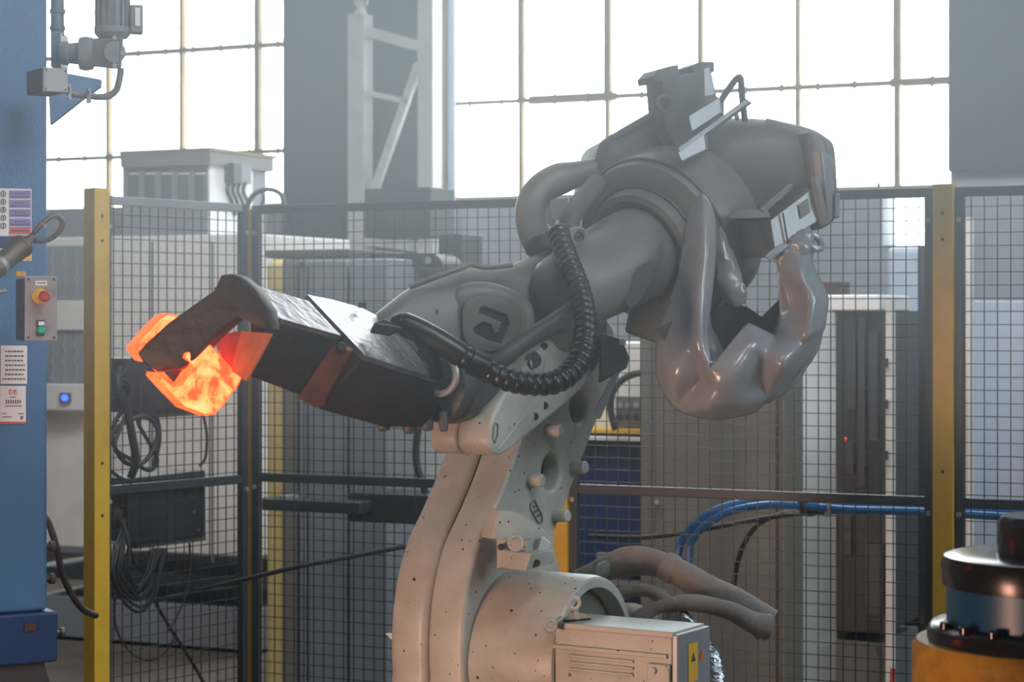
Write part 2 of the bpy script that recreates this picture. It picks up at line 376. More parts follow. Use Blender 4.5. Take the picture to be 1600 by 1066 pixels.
window('window_1', a0, a1, zl, [(170, 6, zl, zt), (285, 6, z1, zt), (403, 9, zl, zt), (55, 6, zl, zt), (-70, 6, zl, zt)],
       [(z1, 7, a0, a1), (z2, 8, a0, a1), (z3, 7, a0, a1)])
y1 = wz(1085, 141); y2 = y1+(y1-zr)*1.15
window('window_2', b0, b1, zr, [(703, 7, zr, zt), (815, 9, y1, zt), (815, 6, zr, y1), (950, 10, y1, zt), (950, 6, zr, y1), (1095, 7, zr, zt), (1247, 6, zr, zt), (1402, 10, y1, zt), (1402, 7, zr, y1)],
       [(y1, 6, b0, ws(815)), (y1, 13, ws(815), ws(950)), (y1, 7, ws(950), ws(1402)), (y1, 11, ws(1402), b1), (y2, 8, b0, b1)],
       [(n0, n1, zn1, zr), (n2, n3, zn2, zr)])
# portals in the openings guide the daylight
for s0, s1, zb in ((a0, a1, zl), (b0, b1, zr)):
    c = wq((s0+s1)/2, .2, (zb+zt)/2)
    area('window_daylight', c, c-E, s1-s0, zt-zb, 1, (1, 1, 1), True)

# lattice column in front of the pier
Lc = .35
def lq(px, py, off=-Lc): return wp(px, py, off)
col = thing('lattice_column', 'white painted steel lattice column with diagonal braces standing against the dark pier', 'column', V((lq(610, HZ).x, lq(610, HZ).y, 0)))
add('column_post', MB().obox(V((*lq(543, HZ).xy, .0)), D*.115, E*.12, (0, 0, lq(543, 22).z)), M['post_w'], col, .004)
add('column_post', MB().obox(V((*lq(652, HZ).xy, .0)), D*.105, E*.12, (0, 0, 6.2)), M['post_w'], col, .004)
for (xa, ya, xb, yb, h) in ((568, 48, 655, 72, 17), (568, 144, 634, 158, 9), (649, 98, 578, 300, 13), (567, 375, 655, 386, 17), (567, 560, 655, 572, 15)):
    pa, pb = lq(xa, ya), lq(xb, yb); up = (pb-pa).cross(E).normalized()*(h/262)
    add('brace', MB().obox(pa-up/2+E*.03, pb-pa, up, E*.04), M['post_w'], col)
add('lifting_eye', MB().torus(lq(565, 0), E, .04, .012), M['post_w'], col)
add('top_cone', MB().lathe(lq(564, 24), (0, 0, 1), [(0, .045), (.06, .02), (.1, .02)], 10), M['post_w'], col)
# pale pipes on the wall
for px, wpx, nm in ((706, 13, 'pale blue vertical pipe on the wall beside the lattice column'),):
    c = wp(px, HZ, -.1); tag(add('wall_pipe', MB().cyl(V((c.x, c.y, 0)), V((c.x, c.y, 4.6)), wpx/254/2, 14), M['pale']), nm, 'pipe')

# ================================================================== safety fence
Q0 = P(1450, HZ, 6.5)
def fp(px, py=HZ, off=0.0): return PP(px, py, Q0+E*off, E)
def gz(p, z): return V((p.x, p.y, z))
FT, MZ = 2.0, 1.05
def post(name, label, c, rot, hw, h, holes):
    t = thing(name, label, 'post', gz(c, 0), 'yellow fence posts')
    ax = V((math.cos(rot), math.sin(rot), 0)); ay = V((-math.sin(rot), math.cos(rot), 0))
    add('post_tube', MB().obox(gz(c, 0)-ax*hw-ay*hw, ax*2*hw, ay*2*hw, (0, 0, h)), M['yellow'], t, .003)
    add('base_plate', MB().obox(gz(c, 0)-ax*hw*2-ay*hw*2, ax*4*hw, ay*4*hw, (0, 0, .012)), M['yellow'], t)
    for fx, fz in holes:
        for nn, tt in ((-ay, ax), (ax, ay)):
            add('bolt_hole', MB().cyl(gz(c, fz)+nn*(hw-.002)+tt*fx, gz(c, fz)+nn*(hw+.0012)+tt*fx, .0055, 10), M['seam_shade'], t)
def panel(name, label, pa, pb, rails=(FT, MZ, .12), toplight=False):
    d = (pb-pa); d.z = 0; L = d.length; d.normalize(); e = V((-d.y, d.x, 0))
    t = thing(name, label, 'fence', gz((pa+pb)/2, 0), 'wire mesh fences'); fw = .028
    for s, nm in ((0, 'left'), (L-fw, 'right')):
        add('frame_upright', MB().obox(gz(pa, .06)+d*s-e*.014, d*fw, e*.028, (0, 0, FT-.06)), M['fence'], t, .002)
    for z in rails:
        add('frame_rail', MB().obox(gz(pa, z-.029)+d*fw-e*.013, d*(L-2*fw), e*.026, (0, 0, .029)), M['lightmetal'] if (toplight and z == FT) else M['fence'], t, .002)
    mb = MB(); r = .0014; s = fw+.02
    while s < L-fw: mb.obox(gz(pa, .1)+d*(s-r)-e*r, d*2*r, e*2*r, (0, 0, FT-.12)); s += .04
    z = .14
    while z < FT-.03: mb.obox(gz(pa, z-r)+d*fw-e*(r+.0025), d*(L-2*fw), e*2*r, (0, 0, 2*r)); z += .04
    o = add('wire_mesh', mb, M['wire'], t, weld=False); o['kind'] = 'stuff'
    for sx in (0.014, L-.014):
        for z in (1.9, 1.0):
            add('clip_bolt', MB().cyl(gz(pa, z)+d*sx-e*.014, gz(pa, z)+d*sx-e*.024, .008, 10), M['lightmetal'], t)
p1 = P(151, HZ, 6.85); pc = fp(379.5)
panel('mesh_fence', 'short mesh fence with a light top rail, from corner post to narrow post', P(160, HZ, 6.90), P(383.5, HZ, 7.43), toplight=True)
panel('mesh_fence', 'mesh fence in front of the yellow-edged grey cabinet, partly behind the robot arm', fp(396), fp(866))
panel('mesh_fence', 'wide mesh fence behind the robot sleeve and hose loom, dark charcoal frame', fp(892), fp(1460))
panel('mesh_fence', 'mesh fence running out of the frame behind the press tool', fp(1493), fp(1790))
post('fence_post', 'thick yellow corner post of the fence beside the blue column, two faces with bolt holes', p1, math.radians(47), .0305, 2.021, [(0, 1.93), (0, 1.85), (0, 1.13), (0, .96)])
post('fence_post', 'narrow yellow post squeezed between two dark fence frames behind the gripper', gz(pc, 0)+E*.055, -TH, .03, 1.99, [(0, 1.9)])
post('fence_post', 'yellow post half hidden behind the robot arm, beside the dark blue machine', fp(879, HZ, .0), -TH, .029, 1.88, [(0, 1.2)])
post('fence_post', 'yellow post between two dark frames behind the blue press tool', fp(1476.5, HZ, .0), -TH, .0315, 2.01, [(0, 1.92), (0, 1.84), (0, 1.13)])
c = fp(1373, 281); tag(add('lifting_ring', MB().torus(c, E, .012, .0018, 20, 6).cyl(c-Z*.033, c-Z*.012, .004, 8), M['lightmetal']), 'small steel lifting ring standing on the fence top rail', 'ring')

# ================================================================== machines behind the fence
def cabq(px, Y0): return PP(px, HZ, P(px, HZ, Y0), E)
def cab(mb, x0, x1, ytop, Y0, depth, z0=0.0, ybot=None, off=0.0):
    """box whose front runs along the wall direction from picture column x0 (depth Y0) to x1"""
    rx, ry = Y0 if isinstance(Y0, tuple) else (x0, Y0)
    p0 = P(rx, HZ, ry)+E*off; q = PP(x1, HZ, p0, E); p0 = PP(x0, HZ, p0, E)
    zt_ = CAMZ-(ytop-HZ)/F*p0.y
    if ybot is not None: z0 = CAMZ-(ybot-HZ)/F*p0.y
    mb.obox(gz(p0, z0), q-p0, E*depth, (0, 0, zt_-z0)); return mb
def base_of(x0, x1, Y0, depth): 
    p0 = P(x0, HZ, Y0); q = PP(x1, HZ, p0, E); return gz((p0+q)/2+E*depth/2, 0)
# white machine enclosure at the left, behind the corner post
t = thing('machine_enclosure', 'large white machine enclosure with grey vent panels behind the corner post', 'machine', base_of(60, 400, 10.6, .9))
add('housing', cab(MB(), 45, 402, 372, (45, 10.6), .9, .46), M['cab_white'], t, .01)
add('base_band', cab(MB(), 45, 402, 884, (45, 10.62), .85, .30, off=.0), M['fence'], t)
add('plinth', cab(MB(), 45, 402, 931, (45, 10.58), .9, .02), M['cab_grey'], t)
for ya, yb in ((385, 470), (516, 600)):
    vp = add('vent_panel', cab(MB(), 66, 131, ya, (45, 10.6), .03, ybot=yb, off=-.02), M['vent_light'], t)
    for k in range(3):
        x = 82+18*k; p = []
        for j in range(13): yy = ya+4+(yb-ya-8)*j/12; p.append(PP(x+2.0*math.sin(j*1.6), yy, P(45, HZ, 10.6)-E*.022, E))
        add('wavy_rib', MB().tube(p, .004, 6), M['cab_grey'], vp)
tr = add('control_strip', cab(MB(), 62, 131, 600, (45, 10.6), .12, ybot=641, off=-.1), M['cab_white'], t, .006)
add('lamp_bezel', cab(MB(), 93, 109, 614, (45, 10.6), .02, ybot=629, off=-.115), M['vent'], tr)
add('blue_lamp', MB().cyl(PP(101, 622, P(45, HZ, 10.6)-E*.115, E), PP(101, 622, P(45, HZ, 10.6)-E*.125, E), .016, 14), M['led'], tr)
add('top_band', cab(MB(), 62, 131, 470, (45, 10.6), .05, ybot=516, off=-.04), M['cab_white'], t, .004)
for x in (236, 330): add('door_seam', cab(MB(), x, x+3, 378, (45, 10.6), .01, ybot=880, off=-.006), M['vent'], t)
# louvred ventilation unit standing on it
t = thing('ventilation_unit', 'louvred grey ventilation unit with a white side on top of the white enclosure', 'machine', gz(base_of(190, 400, 10.7, .5), CAMZ-(375-HZ)/F*10.6))
bd = add('louvred_case', cab(MB(), 191, 325, 262, (191, 10.7), .55, ybot=372), M['cab_grey'], t, .004)
for k in range(5):
    add('louvre_shade', cab(MB(), 200+26*k, 215+26*k, 267, (191, 10.7), .02, ybot=320, off=-.008), M['seam_shade'], bd)  # dark panel painted as the shade between the slats
for k in range(5):
    x = 201+26*k
    for j in range(11): add('louvre_slat', cab(MB(), x, x+13, 270+4.3*j, (191, 10.7), .02, ybot=270+4.3*j+2.4, off=-.016), M['vent'] if j else M['cab_white'], bd)
vp_ = PP(325, HZ, P(191, HZ, 10.7), E); vz = lambda y: CAMZ-(y-HZ)/F*vp_.y
sd = add('side_panel', MB().obox(gz(vp_, vz(372)), D*.012, E*.40, (0, 0, vz(243)-vz(372))), M['rack_white'], t, .003)
rf = add('roof_tray', cab(MB(), 188, 328, 238, (191, 10.66), .6, ybot=262), M['cab_beige'], t)
add('roof_rim', cab(MB(), 186, 330, 236, (191, 10.66), .62, ybot=241), M['bar'], t); add('roof_rim', MB().obox(gz(vp_-E*.03, vz(243)), D*.03, E*.46, (0, 0, .03)), M['bar'], t)
add('junction_box', MB().obox(gz(vp_+E*.13, vz(284)), D*.07, E*.07, (0, 0, .10)), M['dark'], t); add('socket_box', MB().obox(gz(vp_+E*.215, vz(283)), D*.06, E*.09, (0, 0, .10)), M['cab_grey'], t)
for k in range(4):
    add('flex_cable', MB().tube([gz(vp_+D*(.03+.012*k)+E*(.15+.03*k+dx), vz(y)) for dx, y in cr([(0, 282), (-.02, 296), (.02, 312), (.05, 334)], 5)], .010, 6), M['cable'], t)
tag(hose('looped_cable', [(380, 335, 9.9), (396, 305, 9.9), (418, 296, 9.9), (438, 303, 9.9), (444, 322, 9.9)], .012, M['cable']), 'dark cable arching above the narrow fence post in front of the window', 'cable')
tag(hose('looped_cable', [(400, 335, 9.9), (412, 312, 9.9), (408, 298, 9.9)], .007, M['cable']), 'thin cable strand hanging under the dark arch above the fence', 'cable')

# long grey cabinet with yellow end
t = thing('control_cabinet', 'tall grey control cabinet with a yellow rounded edge and dark door seams', 'cabinet', base_of(410, 640, 8.7, .6))
p0 = P(412, HZ, 8.7); q1 = PP(607, HZ, p0, E); ztop = CAMZ-(404-HZ)/F*8.7
add('housing', cab(MB(), 440, 607, 406, (412, 8.7), .28), M['cab_grey'], t, .008)
add('yellow_edge', MB().obox(gz(p0, 0)+E*.0, D*.105, E*.28, (0, 0, ztop)), M['yellow_pale'], t, .04, seg=4)
for x0, x1, yt in ((444, 463, 406), (468, 478, 406), (482, 541, 408), (546, 605, 415)):
    add('door', cab(MB(), x0, x1, yt, (412, 8.7), .04, .1, off=-.03), M['cab_grey'] if x0 != 444 else M['cab_beige'], t, .004)
add('hinge_knob', MB().cyl(PP(473, 413, P(412, HZ, 8.68), E), PP(473, 413, P(412, HZ, 8.62), E), .012, 10), M['dark'], t)
tag(add('cover_plate', cab(MB(), 414, 546, 391, 8.7, .5, ybot=403.5, off=.02), M['olive'], None, .006), 'dark olive plate lying on top of the grey control cabinet', 'plate')
# white cabinet next to it
t = thing('white_cabinet', 'white cabinet with perforated vent strip behind the gripper and wrist', 'cabinet', base_of(607, 720, 8.9, .5))
add('housing', cab(MB(), 607, 735, 420, (607, 8.9), .5, .5), M['cab_white'], t, .006)
for k in range(9):
    for j in range(3): add('vent_hole', cab(MB(), 611+4*j, 613.6+4*j, 424+4.2*k, (607, 8.9), .01, ybot=426.6+4.2*k, off=-.006), M['seam_shade'], t)
add('dark_base', cab(MB(), 600, 735, 880, (607, 8.9), .5, .02), M['dark'], t); add('side_vent', cab(MB(), 606, 618, 822, (607, 8.9), .02, ybot=895, off=-.02), M['dark'], t)
# lifting beam lying on top
t = thing('lifting_beam', 'black lifting beam with two round steel pins lying on the cabinets', 'beam', gz(base_of(552, 700, 8.75, .2), CAMZ-(417-HZ)/F*8.75))
bm_ = MB(); k = [(550, 415), (556, 404), (562, 398), (676, 396), (686, 402), (692, 413), (692, 418), (550, 418)]
pl = P(560, HZ, 8.75)
bm_.prism([PP(x, y, pl, E) for x, y in k], E*.18); add('beam_body', bm_, M['dark'], t)
for x, y in ((563, 408), (668, 407)): add('pin', MB().cyl(PP(x, y, pl-E*.01, E), PP(x, y, pl-E*.03, E), .015, 14), M['lightmetal'], t)
tag(add('switch_box', cab(MB(), 685, 722, 366, 8.9, .2, ybot=420), M['dark'], None, .004), 'dark square box standing on the white cabinet near the lifting beam', 'box')
tag(add('switch_box', cab(MB(), 569, 672, 295, 9.6, .25, ybot=372), M['dark'], None, .004), 'wide black box hung between the lattice column posts behind the fence rail', 'box')
# black slide beam low behind the fence
t = thing('slide_unit', 'black horizontal slide beam with a block crossing low in front of the grey cabinet', 'machine', gz(base_of(408, 665, 8.0, .15), .8))
add('beam', cab(MB(), 400, 560, 779, 8.0, .12, ybot=797), M['fence'], t, .004); add('carriage', cab(MB(), 543, 668, 769, 7.95, .2, ybot=815), M['fence'], t, .006)
add('bracket_foot', cab(MB(), 436, 446, 775, 7.98, .1, ybot=787, off=-.01), M['lightmetal'], t)
tag(hose('supply_pipe', [(655, 660, 7.9), (650, 700, 7.9), (652, 730, 7.9), (662, 760, 7.9), (668, 790, 7.9)], .014, M['dark']), 'dark bent supply pipe hanging below the robot wrist', 'pipe')
# dark blue machine with a white instrument top
t = thing('blue_machine', 'dark blue machine cabinet with a bright top edge between robot and beige cabinet', 'machine', base_of(880, 1003, 8.6, .5))
add('housing', cab(MB(), 870, 1001, 688, (870, 8.6), .5), M['blue_dk'], t, .004)
add('top_edge', cab(MB(), 870, 1002, 681, (870, 8.55), .52, ybot=687), M['cab_white'], t, .002)
add('yellow_strip', cab(MB(), 870, 1002, 670, (870, 8.6), .4, ybot=675), M['yellow'], t)
lp = add('lower_plate', cab(MB(), 932, 1001, 864, (870, 8.55), .03, ybot=872), M['lightmetal'], t); add('lower_plate', cab(MB(), 932, 1001, 905, (870, 8.55), .03, ybot=914), M['lightmetal'], t)
t = thing('instrument_unit', 'white instrument unit with rows of grey sockets on top of the blue machine', 'machine', gz(base_of(925, 1003, 8.75, .3), 1.15))
add('housing', cab(MB(), 905, 1003, 535, (870, 8.8), .3, ybot=672), M['cab_white'], t, .006)
sb = add('socket_block', cab(MB(), 962, 1000, 620, (870, 8.8), .05, ybot=668, off=-.05), M['vent'], t)
for k in range(2):
    for j in range(3): add('socket', MB().cyl(PP(968+13*j, 633+19*k, P(870, HZ, 8.8)-E*.05, E), PP(968+13*j, 633+19*k, P(870, HZ, 8.8)-E*.06, E), .013, 10), M['dark'] if k else M['lightmetal'], sb)
tag(hose('arched_hose', [(962, 672, 8.4), (954, 640, 8.4), (958, 612, 8.4), (975, 592, 8.4), (1002, 583, 8.4), (1030, 590, 8.5)], .014, M['cable']), 'dark hose arching up beside the white instrument unit', 'hose')
# beige cabinet
t = thing('beige_cabinet', 'wide beige-grey cabinet behind the hanging robot sleeve', 'cabinet', base_of(1000, 1227, 8.3, .7))
add('housing', cab(MB(), 1001, 1225, 520, (1001, 8.3), .25, .05), M['cab_beige'], t, .006)
for x in (1018, 1212): add('door_seam', cab(MB(), x, x+4, 525, (1001, 8.3), .01, .1, off=-.006), M['dark'] if x > 1100 else M['vent'], t)
add('lock', MB().cyl(PP(1026, 785, P(1001, HZ, 8.3), E), PP(1026, 785, P(1001, HZ, 8.3)-E*.02, E), .01, 10), M['lightmetal'], t)
# white rack
t = thing('rack_cabinet', 'white open rack cabinet with a tall black equipment bay', 'cabinet', base_of(1225, 1392, 8.6, .6))
add('side_panel', cab(MB(), 1222, 1307, 486, (1222, 8.6), .6), M['rack_white'], t, .006)
add('top_box', cab(MB(), 1288, 1372, 461, (1222, 8.5), .5, ybot=486), M['rack_white'], t, .008)
add('equipment_bay', cab(MB(), 1306, 1386, 486, (1222, 8.55), .5, .35), M['dark'], t, .004)
add('base', cab(MB(), 1306, 1386, 1000, (1222, 8.55), .5, .02), M['vent'], t)
add('cream_edge', cab(MB(), 1384, 1393, 470, (1222, 8.5), .06), M['cab_white'], t)
for x0, x1, ya, yb in ((1322, 1338, 500, 640), (1340, 1352, 495, 760), (1356, 1372, 520, 690), (1320, 1334, 690, 740), (1350, 1380, 850, 960), (1312, 1330, 800, 870)):
    add('module', cab(MB(), x0, x1, ya, (1222, 8.55), .04, ybot=yb, off=-.03), M['fence'], t, .003)
add('red_lamp', MB().cyl(PP(1321, 686, P(1222, HZ, 8.55)-E*.01, E), PP(1321, 686, P(1222, HZ, 8.55)-E*.02, E), .006, 8), M['ledred'], t)
for y in (560, 625, 705): add('edge_latch', cab(MB(), 1380, 1386, y, (1222, 8.5), .02, ybot=y+14, off=-.02), M['dark'], t)
tag(add('small_box', cab(MB(), 1284, 1312, 440, 8.6, .15, ybot=461), M['maroon'], None, .004), 'small dark red box standing on top of the white rack', 'box')
tag(add('white_duct', cab(MB(), 1384, 1441, 386, 9.6, .3), M['pale'], None, .03), 'tall pale blue-white duct rising behind the black equipment bay', 'duct')
tag(add('cable_tray', cab(MB(), 1434, 1452, 385, 9.0, .1), M['dark'], None), 'dark upright cable tray beside the pale duct', 'tray')
tag(add('storage_bin', cab(MB(), 1392, 1432, 800, 9.2, .3, .55), M['cab_grey'], None, .006), 'plain grey panel standing low behind the cream rack edge', 'panel')
tag(add('black_bin', cab(MB(), 1392, 1440, 960, 9.1, .35, .02), M['dark'], None, .006), 'black floor box below the grey panel', 'box')
tag(add('wall_cabinet', cab(MB(), 1508, 1700, 470, 9.5, .4), M['pale'], None, .01), 'pale blue-grey cabinet behind the rightmost mesh panel', 'cabinet')
tag(add('wall_pipe', MB().cyl(gz(fp(1514, HZ, 2.4), 0), gz(fp(1514, HZ, 2.4), 2.02), .02, 12), M['cab_white']), 'slim white pipe behind the frame of the rightmost mesh panel', 'pipe')

# electrical boxes and coiled cables hung on the left panel
def pa_(px, py, off=.06):
    a = P(160, HZ, 6.90); b = P(383.5, HZ, 7.43); d = (b-a).normalized(); e = V((-d.y, d.x, 0)); return PP(px, py, a+e*off, e), d, e
def hungbox(label, poly, m, strip):
    d, e = pa_(200, 600)[1:]
    t = thing('electrical_box', label, 'electrical box', pa_(260, poly[2][1], .12)[0])
    add('case', MB().prism([pa_(x, y, .03)[0] for x, y in poly], e*.14), M[m], t, .005)
    add('terminal_strip', MB().prism([pa_(x, y, .06)[0] for x, y in strip], e*.05), M['cab_beige'], t)
    return t, d, e
t, d, e = hungbox('black electrical box behind the glowing workpiece, hung on the mesh', [(196, 560), (326, 556), (326, 636), (222, 646), (196, 640)], 'dark', [(222, 644), (318, 636), (318, 648), (222, 655)])
t, d, e = hungbox('lower black electrical box under the fence mid rail', [(200, 748), (321, 735), (322, 838), (215, 850), (200, 846)], 'dark', [(215, 848), (322, 836), (322, 845), (215, 858)])
for k, (x, y) in enumerate(((301, 776), (303, 800), (310, 828))): add('screw', MB().cyl(pa_(x, y, .03)[0], pa_(x, y, .024)[0], .004, 8), M['lightmetal'], t)
add('cable_gland', MB().lathe(pa_(196, 805, .08)[0], -d, [(0, .03), (.03, .03), (.05, .02), (.07, .02)], 12), M['bcable'], t)
def coil(label, pts, r, m='cable', n=8): return tag(add('cable', MB().tube([pa_(x, y, o)[0] for x, y, o in cr(pts, n)], r, 7), M[m]), label, 'cable')
coil('thick black cable bundle dropping from the upper electrical box', [(190, 575, .02), (184, 600, .0), (198, 640, -.01), (206, 680, -.02), (212, 720, -.02), (204, 746, .0)], .014)
coil('large loop of black cable left of the upper box', [(178, 585, .02), (205, 610, .02), (180, 660, .01), (176, 690, .0), (195, 722, -.01), (222, 724, -.02), (240, 700, -.02), (246, 672, -.02), (230, 652, -.01), (205, 655, -.01), (180, 672, 0), (172, 690, .02)], .008)
coil('looped black cable hanging in a figure of eight', [(205, 640, .0), (190, 665, -.01), (180, 700, -.02), (205, 718, -.02), (232, 735, -.02), (246, 720, -.01), (232, 690, -.01), (216, 660, 0), (225, 648, .01), (245, 655, .01), (249, 690, 0), (240, 728, .0)], .007)
coil('thin black cable from the upper box down to the mid rail', [(317, 645, .03), (323, 680, .03), (321, 715, .03), (312, 728, .03)], .005, 'bcable')
coil('short black lead between post and mid rail', [(172, 735, .02), (190, 748, .0), (205, 750, .02)], .006)
jr = random.Random(11)
for k in range(6):
    o = .006*k; j = lambda a=5: jr.uniform(-a, a)
    coil(['outermost','second','third','fourth','fifth','innermost'][k]+' winding of the black cable coil hung below the lower box', [(197-1.5*k, 812, .0), (182+4*k+j(3), 850, -.01-o), (174+5*k+j(3), 895, -.02-o), (188+5*k+j(3), 936-5*k+j(3), -.02-o), (216+j(4), 956-8*k+j(2), -.02-o), (241-3*k+j(3), 937-7*k+j(3), -.02-o), (250-4*k+j(3), 890, -.02-o), (259-4*k, 857, -.01-o)], .0055)
coil('stray black cable crossing inside the coil', [(195, 835, .02), (205, 865, .01), (226, 895, -.0), (240, 905, .01)], .005)
coil('thin brown wire hanging from the lower box', [(296, 848, .05), (297, 890, .05), (290, 930, .04), (274, 968, .03), (262, 985, .02)], .004, 'bcable')
coil('black lead falling away below the cable coil toward the floor', [(240, 935, .0), (250, 955, .02), (268, 985, .06), (300, 1035, .12), (325, 1080, .2)], .006)
coil('thin cable loop drooping under the coil', [(180, 930, .0), (181, 980, .02), (205, 1020, .05), (235, 1032, .06), (262, 1015, .06), (275, 990, .06)], .004, 'bcable')
tag(hose('floor_cable', [(240, 940, 7.2), (300, 925, 7.35), (385, 905, 7.0), (470, 885, 6.9), (560, 868, 6.9), (645, 852, 6.9)], .008, M['cable']), 'long black cable running from the coil across the fence to the robot', 'cable')
# blue hoses and black cables behind the wide panel
tag(hose('air_hose', [(1056, 890, 7.05), (1064, 850, 7.05), (1085, 820, 7.0), (1120, 797, 6.95), (1180, 783, 6.9), (1250, 783, 6.8), (1330, 790, 6.75), (1440, 794, 6.7), (1580, 800, 6.6), (1700, 805, 6.5)], .014, M['bluehose']), 'thick blue air hose curving up and running along the fence mid rail', 'hose')
tag(hose('air_hose', [(1076, 890, 7.0), (1080, 850, 7.0), (1102, 822, 6.95), (1140, 800, 6.9), (1200, 789, 6.8), (1270, 792, 6.75), (1330, 797, 6.7), (1440, 800, 6.65), (1580, 808, 6.55), (1700, 812, 6.45)], .013, M['bluehose']), 'second blue air hose beside it, its lower end further from the robot', 'hose')
tag(hose('black_hose', [(920, 838, 7.3), (1000, 840, 7.2), (1060, 834, 7.1), (1150, 818, 7.0), (1230, 805, 6.9), (1320, 799, 6.8)], .008, M['cable']), 'black cable rising gently across the beige cabinet to the hose bundle', 'cable')
tag(hose('black_hose', [(1146, 945, 7.1), (1150, 890, 7.1), (1168, 840, 7.0), (1200, 810, 6.95), (1250, 800, 6.9), (1320, 797, 6.8)], .009, M['cable']), 'black cable curving up steeply behind the mesh to the hose bundle', 'cable')
tag(add('cable_tie', MB().cyl(P(1262, 788, 6.78), P(1268, 788, 6.76), .04, 14), M['dark']), 'black tie wrapped round the blue hose bundle', 'tie')
tag(add('cable_tie', MB().cyl(P(1290, 790, 6.75), P(1296, 790, 6.75), .038, 14), M['pale']), 'clear plastic tie round the blue hose bundle', 'tie')
# small hose end and coloured wires near the floor right
tag(hose('flex_wire', [(1372, 1010, 8.0), (1378, 1035, 8.0), (1374, 1080, 8.0)], .012, M['olive']), 'olive flexible wire near the foot of the rack', 'wire')
tag(hose('red_wire', [(1395, 1045, 8.0), (1394, 1070, 8.0), (1390, 1100, 8.0)], .01, M['red']), 'red wire at the foot of the rack', 'wire')

tag(add('white_sheet', MB().prism([P(603, 991, 6.4), P(760, 986, 6.4), P(760, 1321, 6.4), P(668, 1321, 6.4), P(660, 1050, 6.4)], (0, .012, 0)), M['cab_white']), 'white sheet corner sticking out low beside the robot arm', 'sheet')
# ================================================================== blue press column at the left
YC = math.radians(30); CN = V((math.sin(YC), -math.cos(YC), 0)); CA = V((math.cos(YC), math.sin(YC), 0)); CR = P(75, HZ, 5.2)
def cp(px, py, off=0.0): return PP(px, py, CR+CN*off, CN)
t = thing('press_column', 'tall blue enamelled press column filling the left border of the view', 'column', gz(CR-CA*.3-CN*.25, 0))
zc = cp(70, 955).z
add('shaft', MB().obox(gz(CR, zc)-CA*.6-CN*.5, CA*.6, CN*.5, (0, 0, 4.2-zc)), M['blue'], t, .012, seg=3)
add('collar', MB().obox(gz(CR, zc-.125)-CA*.62-CN*.52, CA*.64, CN*.54, (0, 0, .125)), M['blue_dk'], t, .008)
add('nameplate', MB().obox(cp(38, 988, .022), cp(56, 986, .022)-cp(38, 988, .022), (0, 0, .02), CN*.003), M['bcable'], t)
pd = MB(); q = gz(CR, 0)
pd.hull([q-CA*.7-CN*.6, q+CA*.16-CN*.6, q-CA*.7+CN*.12, q+CA*.16+CN*.12]+[gz(v, zc-.125) for v in (q-CA*.6-CN*.5, q+CA*.0-CN*.5, q-CA*.6, q-CA*.01)])
add('pedestal', pd, M['dark'], t)
for y in (855, 905): add('hydraulic_fitting', MB().lathe(cp(70, y, -.03), CA, [(0, .009), (.012, .009), (.012, .014), (.024, .014), (.026, .008)], 12), M['bcable'], t)
add('drain_valve', MB().lathe(cp(76, 990, -.02), CA, [(0, .006), (.03, .006), (.03, .012), (.04, .012)], 10), M['brown'], t)
# bracket and junction box on the column
t = thing('column_bracket', 'blue triangular bracket plate projecting from the press column top', 'bracket', cp(100, 195, -.05))
bp = [P(74, 108, 5.25), P(92, 112, 5.27), P(158, 124, 5.33), P(157, 136, 5.33), P(130, 155, 5.3), P(78, 196, 5.25)]
add('gusset', MB().prism(bp, (0, .02, 0)), M['blue'], t, .003)
t = thing('junction_box', 'small grey junction box with a pale cover on the press column', 'box', cp(80, 146, .03))
jn = V((.55, -.83, 0)).normalized(); ja = V((.83, .55, 0)).normalized(); o = P(67, 143, 4.97)
add('case', MB().obox(o-jn*.11, ja*.062, Z*.058, jn*.10), M['dark'], t, .004)
add('cover', MB().obox(o-jn*.01, ja*.062, Z*.058, jn*.012), M['lightmetal'], t, .003)
for a in (.007, .055):
    for b in (.007, .051): add('screw', MB().cyl(o+ja*a+Z*b+jn*.002, o+ja*a+Z*b+jn*.004, .0025, 8), M['dark'], t)
# gear motor
t = thing('gear_motor', 'grey finned gear motor with right-angle gearbox beside the blue column top', 'motor', P(150, 108, 5.35))
g = lambda x, y, dy=0.0: P(x, y, 5.35+dy)
mt = MB(); r0 = .043
prof = [g(176, 44), g(176, -90)]
add('motor_body', MB().cyl(prof[0], prof[1], r0-.006, 28), M['gm'], t)
for k in range(16):
    a = 2*math.pi*k/16; d = V((math.cos(a), math.sin(a), 0))
    add('cooling_fin', MB().obox(prof[0]+d*(r0-.012)-d.cross(Z)*.0022, d*.014, d.cross(Z)*.0044, prof[1]-prof[0]), M['gm'], t)
add('motor_flange', MB().lathe(g(176, 60), Z, [(0, .036), (.012, .046), (.028, .046), (.028, .04)], 28), M['gm'], t, .002)
add('gearbox', MB().hull([g(142, 60, -.02), g(193, 58, -.045), g(190, 108, -.045), g(142, 104, -.02), g(142, 60, .06), g(193, 58, .05), g(188, 108, .05), g(142, 104, .06)]), M['gm'], t, .006)
cn = V((.35, -.94, 0)).normalized()
add('round_cover', MB().lathe(g(178, 82, -.035), cn, [(0, .028), (.012, .028)], 28), M['gm'], t, .0015)
for x, y in ((178, 60), (166, 80), (178, 103), (190, 84)): add('cover_lug', MB().cyl(g(x, y, -.035), g(x, y, -.035)+cn*.012, .006, 10), M['lightmetal'], t)
add('output_shaft', MB().lathe(g(146, 84), (-1, -.12, 0), [(0, .040), (.02, .044), (.035, .040), (.038, .028), (.06, .026), (.062, .030), (.075, .030), (.085, .026)], 26), M['gm'], t)
add('mount_plate', MB().obox(g(79, 105), (.026, 0, 0), (0, .09, 0), Z*.09), M['gm'], t, .003)
